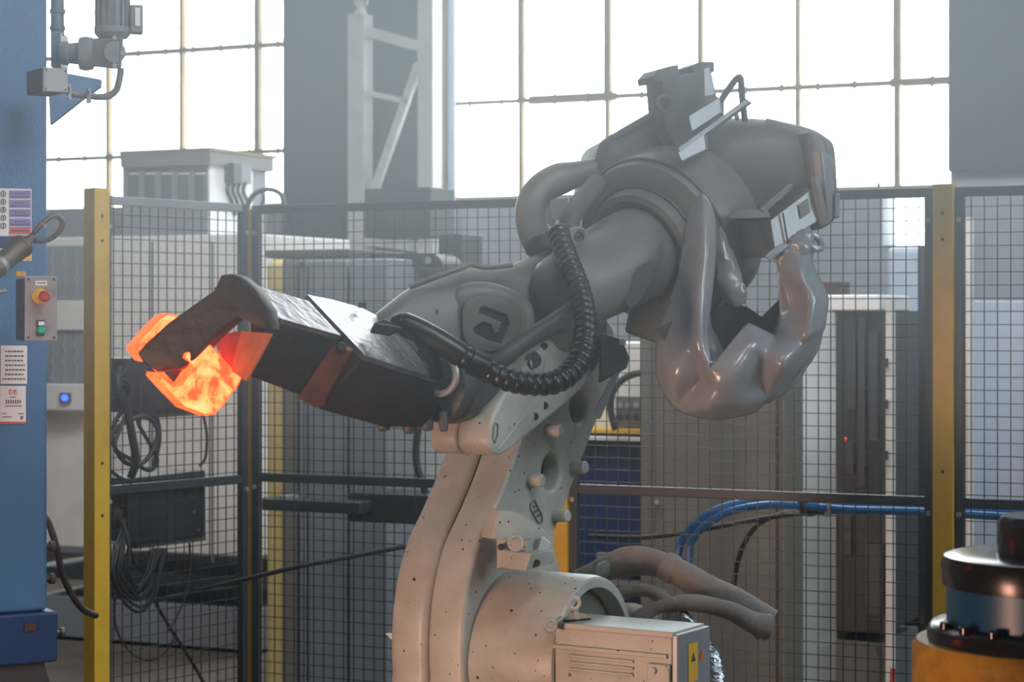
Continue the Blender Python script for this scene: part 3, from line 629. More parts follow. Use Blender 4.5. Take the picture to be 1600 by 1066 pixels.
tb = add('terminal_box', MB().obox(g(204, 50, -.02), (.030, .01, 0), (-.01, .05, 0), Z*.07), M['gm'], t, .003); add('box_lid', MB().obox(g(211, 40, -.024), (.012, .004, 0), (0, .002, 0), Z*.045), M['paper'], tb)
t = thing('vertical_pipe', 'grey vertical pipe rising behind the column edge above the gearbox', 'pipe', g(90, 55))
add('pipe', MB().cyl(g(90, 56, .03), g(89, -120, .03), .017, 16), M['gm'], t)
for y in (18, 44): add('pipe_collar', MB().cyl(g(90, y+3, .03), g(90, y-3, .03), .02, 16), M['gm'], t)
t = thing('flexible_conduit', 'grey flexible conduit from the junction box up to the gear motor', 'conduit', P(140, 150, 5.2))
add('conduit', MB().tube(pathpx([(93, 134, 5.0), (100, 142, 5.02), (112, 146, 5.08), (138, 150, 5.18), (165, 151, 5.24), (181, 142, 5.28), (187, 122, 5.3), (189, 106, 5.3)], 8), [.006]*15+[.0085]*42, 10), M['brown'], t)
for x, y, Y in ((107, 144, 5.05), (138, 150, 5.16)):
    for dy in (-9, 9): add('clamp_screw', MB().cyl(P(x, y+dy, Y), P(x, y+dy, Y)+V((.006, -.014, 0)), .005, 8), M['lightmetal'], t)
    add('clamp', MB().obox(P(x-3, y+11, Y-.006), (.009, 0, 0), (0, .006, 0), Z*.034), M['lightmetal'], t)
# warning board
def sheet(mb, x0, y0, x1, y1, off, th=.002):
    a, b = cp(x0, y1, off), cp(x1, y1, off); h = cp(x0, y0, off).z-a.z
    mb.obox(a, b-a, Z*h, CN*th); return mb
t = thing('safety_board', 'safety notice board with violet, red and amber rows on the blue column', 'sign', cp(20, 408, 0))
add('board', sheet(MB(), -22, 294, 49, 408, .0), M['paper'], t)
for k in range(4): add('notice_row', sheet(MB(), 14, 298+14.5*k, 48, 310.5+14.5*k, .0022, .0008), M['purple'], t)
for k in range(2): add('notice_row', sheet(MB(), 14, 355+13*k, 48, 366+13*k, .0022, .0008), M['redp'], t)
add('notice_row', sheet(MB(), 14, 382, 48, 407, .0022, .0008), M['yelp'], t)
for k in range(5):
    c = cp(5, 303+12.5*k, .003); add('pictogram', MB().torus(c, CN, .0065, .0011, 16, 6).obox(c-CA*.0015-Z*.004, CA*.003, Z*.008, CN*.0006), M['ink'], t)
ink = MB()
for k in range(4): 
    for j in range(2): sheet(ink, 22-5*j, 302+14.5*k+4.5*j, 40+5*j, 303.4+14.5*k+4.5*j, .0031, .0004)
for k in range(2): sheet(ink, 18, 360+13*k, 44, 361.5+13*k, .0031, .0004)
o = add('print_lines', ink, M['ink'], t, weld=False); o['kind'] = 'stuff'
t = thing('instruction_sheet', 'white instruction sheet with printed lines under the control box', 'sign', cp(20, 600, 0))
add('sheet', sheet(MB(), 1, 540, 42, 600, .0), M['paper'], t)
rw = ['ALL OPERATORS', 'MUST STAND CLEAR', 'IN AUTO CYCLE', 'KEEP GUARDS', 'IN PLACE', 'AT ALL TIMES']
ink = MB()
rr = random.Random(3)
for k in range(7):
    x = 8 if k < 6 else 4
    while x < (37 if k < 6 else 40): wv = rr.uniform(2, 5); sheet(ink, x, 548+7.2*k, min(x+wv, 39), 550.6+7.2*k, .0021, .0004); x += wv+1.2
o = add('print_lines', ink, M['ink'], t, weld=False); o['kind'] = 'stuff'
t = thing('maker_plate', 'white machine plate with a red emblem and red lower edge, below the sheet', 'sign', cp(20, 663, 0))
add('plate', sheet(MB(), 0, 603, 40, 661, .0), M['paper'], t); add('red_edge', sheet(MB(), 0, 659, 40, 662, .0015), M['redp'], t)
add('emblem', MB().text('DE', .017, cp(20, 613, .0026), CA, Z, CN), M['red'], t)
ink = MB()
for x0, x1, y in ((16, 25, 620), (8, 34, 634), (3, 10, 646), (3, 18, 651), (28, 37, 646)): sheet(ink, x0, y, x1, y+1.4, .0021, .0004)
for k in range(7): sheet(ink, 9+3.6*k, 625, 11+3.6*k, 631, .0021, .0004)
for k in range(3): sheet(ink, 32+1.4*k, 650, 33+1.4*k, 656, .0021, .0004)
o = add('print_lines', ink, M['ink'], t, weld=False); o['kind'] = 'stuff'
# pneumatic cylinder with loop
t = thing('pneumatic_cylinder', 'brown-grey cylinder tool with a hose loop leaning against the blue column', 'cylinder', cp(20, 430, .12))
ca, cb = P(-40, 448, 4.66), P(50, 371, 4.80); ax = cb-ca; L = ax.length
add('barrel', MB().lathe(ca, ax, [(0, .023), (L*.62, .023), (L*.66, .025), (L*.80, .025), (L*.80, .027), (L*.84, .027), (L*.84, .014)], 22), M['brown'], t)
add('rod_head', MB().lathe(ca+ax*.82, ax, [(0, .012), (L*.12, .012), (L*.12, .009), (L*.2, .009)], 14), M['brown'], t)
add('grip_ring', MB().lathe(ca+ax*.40, ax, [(0, .0245), (L*.06, .0245)], 22), M['lightmetal'], t)
add('hose_loop', MB().tube(pathpx([(48, 372, 4.80), (60, 356, 4.8), (76, 341, 4.81), (88, 337, 4.82), (97, 346, 4.83), (95, 358, 4.83), (84, 370, 4.83), (70, 376, 4.82), (53, 376, 4.81)], 7), .0062, 9), M['brown'], t)
for x, y in ((70, 352), (56, 362)): add('hose_clip', MB().cyl(P(x, y+5, 4.80), P(x, y-2, 4.80), .004, 8), M['lightmetal'], t)
tag(add('mounting_block', MB().obox(cp(-10, 388, .03), CA*.035, Z*.028, CN*.05), M['blue_dk'], None, .003), 'small dark blue block behind the cylinder tool', 'block')
# control box
t = thing('control_box', 'black control box with a grey faceplate, emergency button and green button', 'control box', cp(30, 536, .05))
o = P(38.5, 533, 4.86); kn = V((.36, -.93, 0)).normalized(); ka = V((.93, .36, 0)).normalized()
add('case', MB().obox(o-kn*.16+ka*.002, ka*.066, Z*.146, kn*.16), M['dark'], t, .004)
fpz = add('faceplate', MB().obox(o, ka*.0735, Z*.150, kn*.004), M['lightmetal'], t, .002)
kp = lambda a, b, c: o+ka*a+Z*b+kn*c
for a in (.008, .066):
    for b in (.008, .142): add('screw', MB().cyl(kp(a, b, .003), kp(a, b, .0055), .003, 8), M['dark'], fpz)
add('label_strip', MB().obox(kp(.024, .128, .004), ka*.026, Z*.011, kn*.001), M['paper'], fpz)
inkm = MB()
for k in range(6): inkm.obox(kp(.027+.0034*k, .132, .005), ka*.0024, Z*.0035, kn*.0003)
o2 = add('print_lines', inkm, M['ink'], fpz, weld=False); o2['kind'] = 'stuff'
es = add('emergency_button', MB().lathe(kp(.035, .103, .02), kn+ka*.25, [(0, .008), (.012, .008), (.013, .0125), (.026, .0125), (.03, .009)], 20), M['red'], t)
add('yellow_collar', MB().lathe(kp(.035, .103, .004), kn, [(0, .0185), (.005, .0185), (.008, .015), (.018, .012)], 24), M['yplastic'], es)
gb = add('start_button', MB().lathe(kp(.036, .025, .006), kn, [(0, .0095), (.009, .0095), (.013, .006)], 18), M['green'], t)
add('button_base', MB().obox(kp(.026, .012, .003), ka*.018, Z*.036, kn*.005), M['dark'], gb); add('button_legend', MB().obox(kp(.030, .036, .008), ka*.013, Z*.009, kn*.002), M['paper'], gb)
add('side_knob', MB().lathe(P(0, 455, 4.75), (1, -.2, 0), [(0, .006), (.012, .006), (.016, .003)], 10), M['lightmetal'], t)
tag(add('yellow_block', MB().obox(P(25, 432, 4.88), V((.02, .004, 0)), Z*.012, V((-.003, .02, 0))), M['yplastic'], None, .002), 'small yellow block on top of the control box', 'block')
tag(hose('column_cable', [(66, 805, 5.4), (76, 818, 5.4), (88, 855, 5.4), (100, 905, 5.45), (125, 948, 5.5), (150, 962, 5.6)], .009, M['bcable']), 'dark cable drooping from the blue column toward the yellow corner post', 'cable')

# ================================================================== press tool in the right front
YD = 3.6; cxd = P(1652, HZ, YD); dz = lambda y: CAMZ-(y-HZ)/F*(YD-.1)
t = thing('press_tool', 'round press tool with steel cap, blue body and worn yellow base, near right', 'tool', gz(cxd, 0))
R = lambda px: (1652-px)/F*YD
lt = lambda nm, prof, m, bev=0: add(nm, MB().lathe(gz(cxd, 0), Z, [(z, r) for z, r in prof], 64), M[m], t, bev, ang=50)
z_ = dict(st=1.262, sb=1.19, ct=1.197, cb=1.143, bb=1.055, rt=1.078, rb=1.035, yt=1.05)
lt('shaft', [(1.16, R(1560)), (z_['st']-.012, R(1560)), (z_['st'], R(1568))], 'toolsteel')
lt('cap_ring', [(z_['cb'], R(1476)), (z_['ct']-.018, R(1473)), (z_['ct']-.004, R(1478)), (z_['ct'], R(1490)), (z_['ct'], R(1560))], 'toolsteel')
lt('blue_body', [(z_['bb']-.03, R(1482)), (z_['cb']+.004, R(1482))], 'bluedie')
lt('steel_ring', [(z_['rb']-.02, R(1452)), (z_['rt']-.010, R(1452)), (z_['rt'], R(1460)), (z_['rt'], R(1482))], 'toolsteel')
lt('yellow_base', [(0.0, R(1424)), (z_['yt']-.012, R(1428)), (z_['yt'], R(1436)), (z_['yt'], R(1470))], 'yeldie')
for k in range(10):
    a = math.radians(180+12+k*17); d = V((math.cos(a), math.sin(a), 0))
    add('ring_bolt', MB().lathe(gz(cxd, z_['rt']-.002)+d*(R(1467)), Z, [(0, .012), (.010, .012), (.012, .010)], 12), M['toolsteel'], t)
# ================================================================== robot
YA = math.atan2(.854, .52); N = V((.854, -.52, 0)); H = V((.52, .854, 0)); A0 = P(815, 1010, 5.1)
def rp(px, py, off=0.0): return PP(px, py, A0+N*off, N)
RB = thing('forging_robot', 'large cream industrial robot arm bending over the cell with black hose and grey sleeve', 'robot', gz(A0, 0))
def part(name, mb, m, bevel=0, parent=None, **k): return add(name, mb, M[m] if isinstance(m, str) else m, parent or RB, bevel, **k)
ell = lambda px, py, off, a, b, n=24: [((rp(px, py, off)-(A0+N*off)).dot(H)+a*math.cos(2*math.pi*k/n), (rp(px, py, off)-(A0+N*off)).z+b*math.sin(2*math.pi*k/n)) for k in range(n)]
# --- lower arm
la_out = [(812, 690), (790, 752), (768, 805), (748, 850), (732, 910), (724, 980), (724, 1060), (735, 1150), (880, 1150), (905, 1000), (868, 855), (880, 805), (897, 755), (918, 700), (940, 640), (962, 572), (962, 520), (930, 480), (880, 490)]
holes = [ell(862, 738, 0, .044, .046), ell(905, 636, 0, .042, .042)]
lo2 = lambda px_, org: [((PP(x, y, org, N)-org).dot(H), (PP(x, y, org, N)-org).z) for x, y in cr(px_, 4, True)]
la_l = lo2(la_out, A0)
la = part('lower_arm', MB().plate(YA, A0, la_l, .098, .012, holes, px=False, res=3), 'robot')
part('arm_rear_shell', MB().plate(YA, A0-N*.1, la_l, .11, .024, holes, px=False, res=3), 'robot', parent=la)
web = [(826, 690), (780, 800), (752, 870), (742, 960), (742, 1060), (880, 1060), (890, 960), (860, 850), (890, 750), (950, 560), (900, 500)]
web_l = [(x*.93+.004, (z-.3)*.95+.3) for x, z in la_l]
part('arm_hole_shade', MB().plate(YA, A0-N*.05, web_l, .10, .004, (), px=False), 'seam_shade', parent=la)  # dark fill put in as the shade inside the arm holes
for x, y in ((828, 750), (896, 730), (868, 805), (856, 672)):
    part('arm_bolt', MB().lathe(rp(x-6, y, -.01), N, [(0, .017), (.045, .016), (.049, .012)], 16), 'robot', parent=la)
# cast emblem on the plate and on the elbow cover
def emblem(x, y, off, parent):
    hx = [(x-9, y-12), (x-3, y-18), (x+9, y+6), (x+9, y+16), (x+3, y+17), (x-9, y-4)]
    e_ = MB(); n_ = len(hx)
    for i in range(n_): e_.tube([rp(*hx[i], off), rp(*hx[(i+1) % n_], off)], .0022, 5)
    for q in ((-3, -8), (2, -2), (4, 6), (-2, 0)): e_.obox(rp(x+q[0]-2, y+q[1]+2, off), H*.006, Z*.006, N*.003)
    part('cast_emblem', e_, 'robot_up', parent=parent)
emblem(838, 800, .002, la)
part('side_boss', MB().lathe(P(752, 823, 5.0), V((-.3, -.9, .1)), [(-.03, .024), (.012, .022), (.015, .012), (.004, .010)], 18), 'robot', parent=la)
# --- shoulder drum, rim, motor
dc = rp(795, 1020, -.01)
dr = part('shoulder_drum', MB().lathe(dc, N, [(-.02, .165), (.0, .196), (.012, .2), (.215, .2), (.232, .196), (.236, .19), (.236, .172), (.215, .166), (.19, .165)], 64), 'robot', ang=30)
part('drum_seam', MB().torus(dc-N*.002, N, .2, .0035, 64, 6), 'seam_shade', parent=dr)
part('drum_face', MB().lathe(dc+N*.16, N, [(0, .168), (.035, .166)], 48), 'robot_up', parent=dr)
MO = P(866, 973, 4.78)
ml, md = N*.30, H*.15
def mo(a, b, c): return MO+ml*a+md*b+Z*c
mt = part('drive_motor', MB().obox(mo(0, 0, -.27), ml, md, Z*.27), 'robot', .006)
part('motor_top_lip', MB().obox(mo(-.01, -.04, -.012), ml*1.02, md*1.06, Z*.014), 'robot', .003, mt)
part('motor_end_cap', MB().obox(mo(1.0, -.04, -.275), N*.016, md*1.08, Z*.272), 'lightmetal', .004, mt)
for z0 in (-.075, -.09, -.105): part('cooling_rib', MB().obox(mo(.13, -.035, z0), ml*.55, md*.04, Z*.007), 'robot', .002, mt)
for z0 in (-.200, -.215, -.230): part('cooling_rib', MB().obox(mo(.13, -.035, z0), ml*.55, md*.04, Z*.007), 'robot', .002, mt)
part('panel_step', MB().obox(mo(.0, -.05, -.058), ml*.96, md*.05, Z*.010), 'robot', .002, mt)
part('corner_block', MB().obox(mo(.80, -.07, -.26), ml*.19, md*.1, Z*.19), 'robot', .004, mt)
part('rib_pocket_bolt', MB().lathe(mo(.86, -.07, -.085), -H, [(0, .008), (.008, .008)], 10), 'robot', 0, mt)
part('warning_label', MB().obox(mo(1.056, .28, -.115), md*.30, Z*.085, N*.0012), 'yelp', 0, mt)
lb = MB(); 
for q in (.36,): lb.prism([mo(1.061, q, -.07), mo(1.061, q+.14, -.07), mo(1.061, q+.07, -.05)], N*.0008)
part('warning_triangle', lb, 'ink', 0, mt)
lb = MB().prism([mo(1.058, .64, -.072), mo(1.058, .80, -.072), mo(1.058, .72, -.05)], N*.0008); part('warning_triangle', lb, 'orangep', 0, mt)
for x, y in ((897, 943), (860, 978)):
    c = P(x, y, 4.74); eb = part('eyebolt', MB().torus(c, (.3, -.95, 0), .0125, .005, 20, 8), 'robot', 0, mt)
    tgt = P(903, 966, 4.76) if x > 880 else P(878, 966, 4.76)
    part('eyebolt_shank', MB().cyl(c+(tgt-c)*.45, tgt, .006, 10), 'robot', 0, eb)
part('eyebolt_bracket', MB().hull([P(878, 970, 4.76), P(890, 956, 4.76), P(912, 958, 4.78), P(925, 966, 4.8), P(880, 972, 4.80), P(925, 968, 4.84)]), 'robot', .002, mt)
# --- pedestal (mostly below the picture)
part('base_column', MB().lathe(gz(A0+N*.05+H*.05, 0), Z, [(0, .42), (.06, .42), (.10, .34), (.42, .30), (.60, .31)], 40), 'robot')
part('base_frame', MB().hull([gz(A0+N*a+H*b, z) for a in (-.2, .3) for b in (-.12, .22) for z in (.5, .74)]), 'robot', .02)
# --- stop bracket above the drum
br = part('stop_bracket', MB().hull([P(776, 842, 4.84), P(823, 846, 4.78), P(822, 868, 4.78), P(776, 890, 4.84), P(790, 838, 4.95), P(840, 842, 4.9), P(835, 880, 4.9), P(795, 890, 4.95)]), 'robot', .003)
part('bracket_block', MB().hull([P(784, 860, 4.79), P(830, 866, 4.74), P(820, 893, 4.74), P(784, 888, 4.79), P(866, 860, 4.86), P(868, 880, 4.86), P(800, 858, 4.9)]), 'robot', .003, br)
part('bracket_fin', MB().plate(math.radians(35), P(815, 830, 4.90), [(770, 842), (774, 815), (782, 797), (800, 797), (822, 806), (842, 820), (856, 833), (862, 852), (845, 858), (800, 850)], .05, .006, (), 0), 'robot', 0, br)
part('bracket_hole', MB().cyl(P(839, 880, 4.775), P(839, 880, 4.765), .008, 14), 'seam_shade', 0, br); part('bracket_hole', MB().cyl(P(783, 855, 4.815), P(783, 855, 4.80), .008, 14), 'seam_shade', 0, br)
part('lift_ring', MB().torus(P(806, 849, 4.76), (.2, -1, .1), .016, .004, 18, 7), 'robot', 0, br)
part('bracket_lug', MB().hull([P(845, 838, 4.86), P(862, 850, 4.86), P(858, 862, 4.84), P(838, 862, 4.84), P(850, 838, 4.93), P(862, 855, 4.93)]), 'robot', .003, br)
# --- elbow cover slab
EO = .10
el_out = [(795, 705), (778, 712), (766, 700), (766, 672), (778, 636), (800, 598), (832, 560), (868, 520), (905, 490), (932, 478), (946, 488), (950, 512), (944, 548), (926, 588), (896, 622), (862, 650), (828, 678)]
ea = A0+N*EO
el_l = lo2(el_out, ea)
ec = part('elbow_link', MB().plate(YA, ea, el_l, .088, .010, (), px=False, res=3), 'robot')
part('elbow_rear_shell', MB().plate(YA, ea-N*.089, el_l, .075, .010, (), px=False, res=3), 'robot', 0, ec)
for x, y, r in ((888, 521, .02), (833, 563, .02)):
    part('link_socket', MB().torus(PP(x, y, ea+N*.002, N), N, r, .003, 24, 6).cyl(PP(x, y, ea-N*.001, N), PP(x, y, ea+N*.0015, N), r, 20), 'robot_dk', 0, ec)
for x, y in ((851, 634), (836, 651), (850, 541)): part('pin_hole', MB().cyl(PP(x, y, ea-N*.001, N), PP(x, y, ea+N*.0016, N), .009, 14), 'seam_shade', 0, ec)
emblem_o = A0; 
e_ = MB(); pts = [(771, 668), (774, 661), (778, 664), (777, 680), (773, 692), (770, 686)]
for i in range(6): e_.tube([PP(*pts[i], ea+N*.001, N), PP(*pts[(i+1) % 6], ea+N*.001, N)], .002, 5)
part('cast_emblem', e_, 'robot_up', 0, ec)
part('link_ridge', MB().tube([PP(x, y, ea+N*.0, N) for x, y in ((778, 703), (815, 655), (845, 612), (852, 560))], .003, 6), 'robot', 0, ec)
part('elbow_block', MB().hull([P(938, 520, 5.15), P(972, 530, 5.2), P(984, 560, 5.22), (P(972, 580, 5.2)), P(940, 590, 5.15), P(935, 600, 5.3), P(980, 575, 5.35), P(968, 528, 5.35)]), 'robot_dk', .006, ec)
part('edge_sheet', MB().prism([P(962, 578, 5.2), P(968, 583, 5.2), P(938, 655, 5.17), P(930, 655, 5.15), P(930, 640, 5.15)], (0, .02, 0)), 'lightmetal', 0, ec)
part('edge_lug', MB().obox(P(968, 540, 5.14), (.016, .004, 0), (0, .02, 0), Z*.016), 'lightmetal', .002, ec)
# --- wrist housing with the cast hook recess
fa = part('forearm', MB().loft([(585, 492, 598, 524, 4.84, .05), (612, 470, 620, 545, 4.88, .09), (645, 447, 650, 575, 4.92, .115), (690, 430, 690, 600, 4.97, .125), (735, 415, 735, 606, 5.02, .13), (795, 413, 790, 600, 5.08, .13), (842, 396, 850, 580, 5.13, .13), (885, 378, 925, 530, 5.18, .12), (940, 375, 960, 480, 5.22, .10)], 32, 2.4, 5), 'robot_up', ang=50)
wc_yaw = math.radians(14); wc0 = P(770, 500, 4.885)
J = [(751, 480), (759, 479), (792, 493), (796, 505), (783, 537), (764, 533), (742, 521), (741, 513), (754, 503), (768, 508), (772, 522), (780, 520), (784, 504), (748, 489)]
wn = V((math.sin(wc_yaw), -math.cos(wc_yaw), 0)); wa = V((math.cos(wc_yaw), math.sin(wc_yaw), 0))
jl = [((PP(x, y, wc0, wn)-wc0).dot(wa), (PP(x, y, wc0, wn)-wc0).z) for x, y in J]
wo_l = [(700, 470), (716, 448), (745, 440), (780, 443), (812, 456), (836, 478), (838, 512), (820, 548), (790, 568), (750, 572), (716, 560), (700, 530)]
wc = part('wrist_cover', MB().plate(wc_yaw, wc0-wn*.012, wo_l, .075, .030, (), 4, 4), 'robot_up', 0, fa)
win = lambda f: cr([(768+(x-768)*f, 506+(y-506)*f) for x, y in wo_l], 4, True)
part('recess_shade', MB().plate(wc_yaw, wc0-wn*.009, win(.62), .004), 'seam_shade', 0, wc)  # dark plate supplies the shade the shallow hook opening lacks
part('cover_face', MB().plate(wc_yaw, wc0, win(.66), .014, .003, [jl], 0, 2), 'robot_up', 0, wc)
part('casting_rib', MB().tube([P(x, y, 4.845) for x, y in ((684, 484), (676, 500), (668, 515))], .004, 6), 'robot_up', 0, fa)
part('top_ridge', MB().tube(pathpx([(640, 449, 4.84), (690, 430, 4.84), (722, 419, 4.86), (736, 414, 4.88), (760, 418, 4.9), (800, 414, 4.93)], 5), .006, 8), 'robot_up', 0, fa)
part('lever_rod', MB().tube(pathpx([(905, 478, 4.86), (860, 508, 4.84), (820, 534, 4.82), (785, 560, 4.80), (760, 578, 4.80)], 5), .021, 10), 'robot_dk', 0, fa)
# --- upper arm tube, ring and rear housing
ax = V((.62, .70, .33)).normalized(); rc = P(1012, 388, 5.22)
part('arm_tube', MB().lathe(rc-ax*.40, ax, [(0, .04), (.015, .07), (.05, .092), (.14, .104), (.32, .116), (.44, .12)], 40), 'robot_up')
ring = part('joint_ring', MB().lathe(rc, ax, [(-.035, .118), (-.045, .135), (-.04, .150), (-.02, .156), (-.01, .160), (-.006, .19), (.01, .212), (.05, .226), (.12, .226), (.19, .215)], 56), 'robot_up', ang=30)
part('ring_groove', MB().torus(rc-ax*.012, ax, .162, .004, 56, 6), 'robot_dk', 0, ring); part('ring_groove', MB().torus(rc+ax*.03, ax, .221, .004, 56, 6), 'robot_dk', 0, ring)
part('tube_shadow', MB().hull([P(x, y, 5.0)+V((0, d, 0)) for x, y in ((975, 470), (985, 435), (1005, 412), (1030, 405), (1018, 440), (1000, 470), (985, 484)) for d in (.0, .08)]), 'robot_dk', .003)  # solid dark oval standing in for a shadow on the tube
rh = part('rear_housing', MB().loft([(1020, 232, 1060, 470, 5.42, .10), (1085, 192, 1095, 445, 5.42, .17), (1160, 188, 1150, 400, 5.42, .18), (1215, 193, 1215, 372, 5.42, .18), (1262, 205, 1262, 352, 5.42, .17), (1290, 222, 1296, 345, 5.42, .15)], 36, 3.6, 5), 'robot_up', ang=50)
part('housing_lip', MB().tube(pathpx([(1196, 192, 5.3), (1215, 196, 5.3), (1240, 203, 5.3), (1256, 206, 5.3)], 5), .012, 8), 'robot_up', 0, rh)
ec2 = part('end_cap', MB().plate(math.radians(22), P(1295, 290, 5.24), [(1262, 208), (1285, 211), (1295, 226), (1300, 262), (1306, 310), (1311, 335), (1298, 352), (1278, 358), (1270, 330), (1268, 270)], .30, .016, (), smooth=3), 'robot_up', 0, rh)
part('cap_flange', MB().plate(math.radians(62), P(1300, 300, 5.2), [(1284, 236), (1295, 240), (1303, 290), (1306, 336), (1296, 350), (1291, 300)], .03, .006), 'lightmetal', 0, ec2)
part('cap_lug', MB().obox(P(1304, 340, 5.2), (.014, .003, 0), (0, .05, 0), Z*.06), 'lightmetal', .003, ec2)
cb = part('connector_box', MB().prism([P(1200, 346, 5.02), P(1272, 291, 5.10), P(1283, 345, 5.10), P(1208, 391, 5.02)], V((-.075, .19, .0))), 'robot_dk', .004)
part('box_cover', MB().prism([P(1202, 345, 5.012), P(1270, 293, 5.092), P(1280, 343, 5.092), P(1209, 388, 5.012)], V((.002, -.006, 0))), 'lightmetal', .002, cb)
part('cover_seam', MB().obox(P(1222, 332, 5.015), (.0035, 0, 0), (0, .004, 0), V((.013, .002, -.075))), 'seam_shade', 0, cb)
part('box_sticker', MB().prism([P(1247, 321, 5.052), P(1262, 310, 5.07), P(1266, 332, 5.07), P(1251, 342, 5.052)], V((.0005, -.0015, 0))), 'cab_beige', 0, cb)
part('box_lip', MB().tube([P(1199, 404, 5.0), P(1204, 399, 5.0), P(1250, 366, 5.06), P(1262, 358, 5.08)], .010, 8), 'lightmetal', 0, cb)
part('box_rail', MB().tube([P(1189, 331, 5.05), P(1200, 322, 5.06), P(1237, 291, 5.1)], .008, 8), 'robot_up', 0, cb)
part('box_side_post', MB().tube([P(1272, 276, 5.08), P(1280, 320, 5.08), P(1287, 350, 5.09)], .014, 8), 'robot_up', 0, cb)
part('box_under', MB().hull([P(1150, 345, 5.12), P(1204, 348, 5.04), P(1208, 402, 5.04), P(1160, 404, 5.1), P(1150, 345, 5.3), P(1204, 345, 5.3), P(1160, 402, 5.3)]), 'robot_dk', .006, cb)
part('box_shelf', MB().hull([P(1140, 342, 5.05), P(1147, 328, 5.05), P(1200, 328, 5.05), P(1205, 340, 5.04), P(1145, 342, 5.2), P(1200, 328, 5.2)]), 'robot_up', .002, cb)
# --- top cover and cable bracket
tc_ = part('top_cover', MB().plate(math.radians(12), P(1050, 250, 5.30), [(930, 300), (937, 256), (944, 232), (952, 222), (1000, 196), (1036, 173), (1060, 168), (1130, 186), (1172, 192), (1175, 240), (1120, 300), (1080, 335), (1000, 330)], .26, .03, (), 0, 3), 'robot_dk')
part('cover_edge', MB().tube(pathpx([(935, 262, 5.30), (944, 232, 5.30), (954, 221, 5.30), (1035, 174, 5.30)], 3), .014, 8), 'robot_dk', 0, tc_)
cbk = part('cable_bracket', MB().plate(math.radians(20), P(1080, 160, 5.25), [(1020, 119), (1030, 108), (1048, 103), (1060, 101), (1063, 120), (1083, 112), (1082, 103), (1094, 97), (1116, 96), (1117, 111), (1112, 114), (1120, 150), (1132, 158), (1132, 195), (1060, 240), (1040, 200), (1036, 150), (1034, 127), (1022, 129)], .10, .004), 'robot_dk')
part('bracket_ring', MB().torus(P(1039, 162, 5.22), (.3, -1, 0), .019, .006, 20, 7), 'robot_dk', 0, cbk)
part('lug_face', MB().prism([P(1099, 108, 5.17), P(1108, 105, 5.18), P(1117, 148, 5.18), P(1100, 152, 5.17)], (0, -.008, 0)), 'lightmetal', .002, cbk)
part('cover_plate', MB().prism([P(1076, 181, 5.12), P(1124, 152, 5.18), P(1127, 176, 5.18), P(1081, 206, 5.12)], (0.004, .02, 0)), 'lightmetal', .002, cbk)
part('cable_rail', MB().prism([P(1059, 231, 5.08), P(1166, 154, 5.20), P(1172, 159, 5.20), P(1062, 238, 5.08)], (0.01, .04, 0)), 'lightmetal', .002, cbk)
part('lower_plate', MB().prism([P(1059, 238, 5.08), P(1100, 209, 5.12), P(1103, 234, 5.12), P(1065, 252, 5.08)], (0.01, .03, 0)), 'lightmetal', .002, cbk)
part('wire_loop', MB().tube(pathpx([(1126, 158, 5.2), (1138, 140, 5.2), (1150, 124, 5.2), (1157, 122, 5.2), (1159, 145, 5.2), (1164, 190, 5.22)], 4), .008, 8), 'robot_dk', 0, cbk)
part('clip_bolt', MB().cyl(P(1150, 178, 5.2), P(1152, 186, 5.18), .006, 8), 'lightmetal', 0, cbk)
# --- conduit arc at the back left of the arm
part('cable_guard', MB().tube(pathpx([(955, 255, 5.32), (905, 271, 5.3), (868, 282, 5.28), (842, 300, 5.26), (830, 325, 5.24), (832, 355, 5.2), (845, 385, 5.15)], 6), [.02+.020*min(1, i/10) for i in range(37)], 14), 'robot_up')
part('guard_strut', MB().tube(pathpx([(935, 285, 5.2), (912, 312, 5.15), (892, 340, 5.08), (884, 370, 5.05)], 5), .025, 10), 'robot_dk')
part('guard_bracket', MB().hull([P(840, 385, 5.05), P(852, 360, 5.05), P(885, 345, 5.03), P(908, 362, 5.05), P(905, 385, 5.05), P(870, 400, 5.03), P(852, 380, 5.15), P(900, 365, 5.15)]), 'robot_dk', .008)
part('guard_lug', MB().hull([P(858, 312, 5.2), P(888, 308, 5.2), P(885, 345, 5.18), P(862, 345, 5.18), P(870, 320, 5.24)]), 'robot_up', .003)
part('cable_clamp', MB().torus(P(903, 372, 5.0), (.3, -.9, .2), .020, .009, 18, 8), 'robot_up')
# --- corrugated hose
hp = cr([(872, 360, 4.98), (882, 392, 4.93), (893, 420, 4.88), (906, 455, 4.82), (914, 495, 4.76), (913, 540, 4.70), (898, 575, 4.66), (868, 597, 4.62), (830, 600, 4.60), (792, 593, 4.58), (755, 577, 4.57), (722, 556, 4.56), (690, 537, 4.56), (660, 524, 4.57)], 26)
arc = 0; pts = []; rad = []; prev = None
for x, y, Y in hp:
    p = P(x, y, Y); arc += (p-prev).length if prev else 0; prev = p; pts.append(p)
    ph = (arc/.021) % 1.0; rad.append(.0215+.0055*math.sin(math.pi*ph)**.7)
ch = part('corrugated_hose', MB().tube(pts, rad, 14), 'rubber', ang=80)
part('hose_cover', MB().tube(pathpx([(722, 556, 4.555), (690, 536, 4.555), (655, 517, 4.56), (628, 506, 4.565), (612, 507, 4.57)], 6), [.027]*18+[.025, .024, .022, .02, .018, .016, .012], 12), 'rubber', 0, ch)
part('hose_collar', MB().lathe(P(760, 577, 4.567), P(730, 562, 4.56)-P(760, 577, 4.567), [(0, .028), (.02, .029), (.04, .028)], 16), 'rubber', 0, ch)
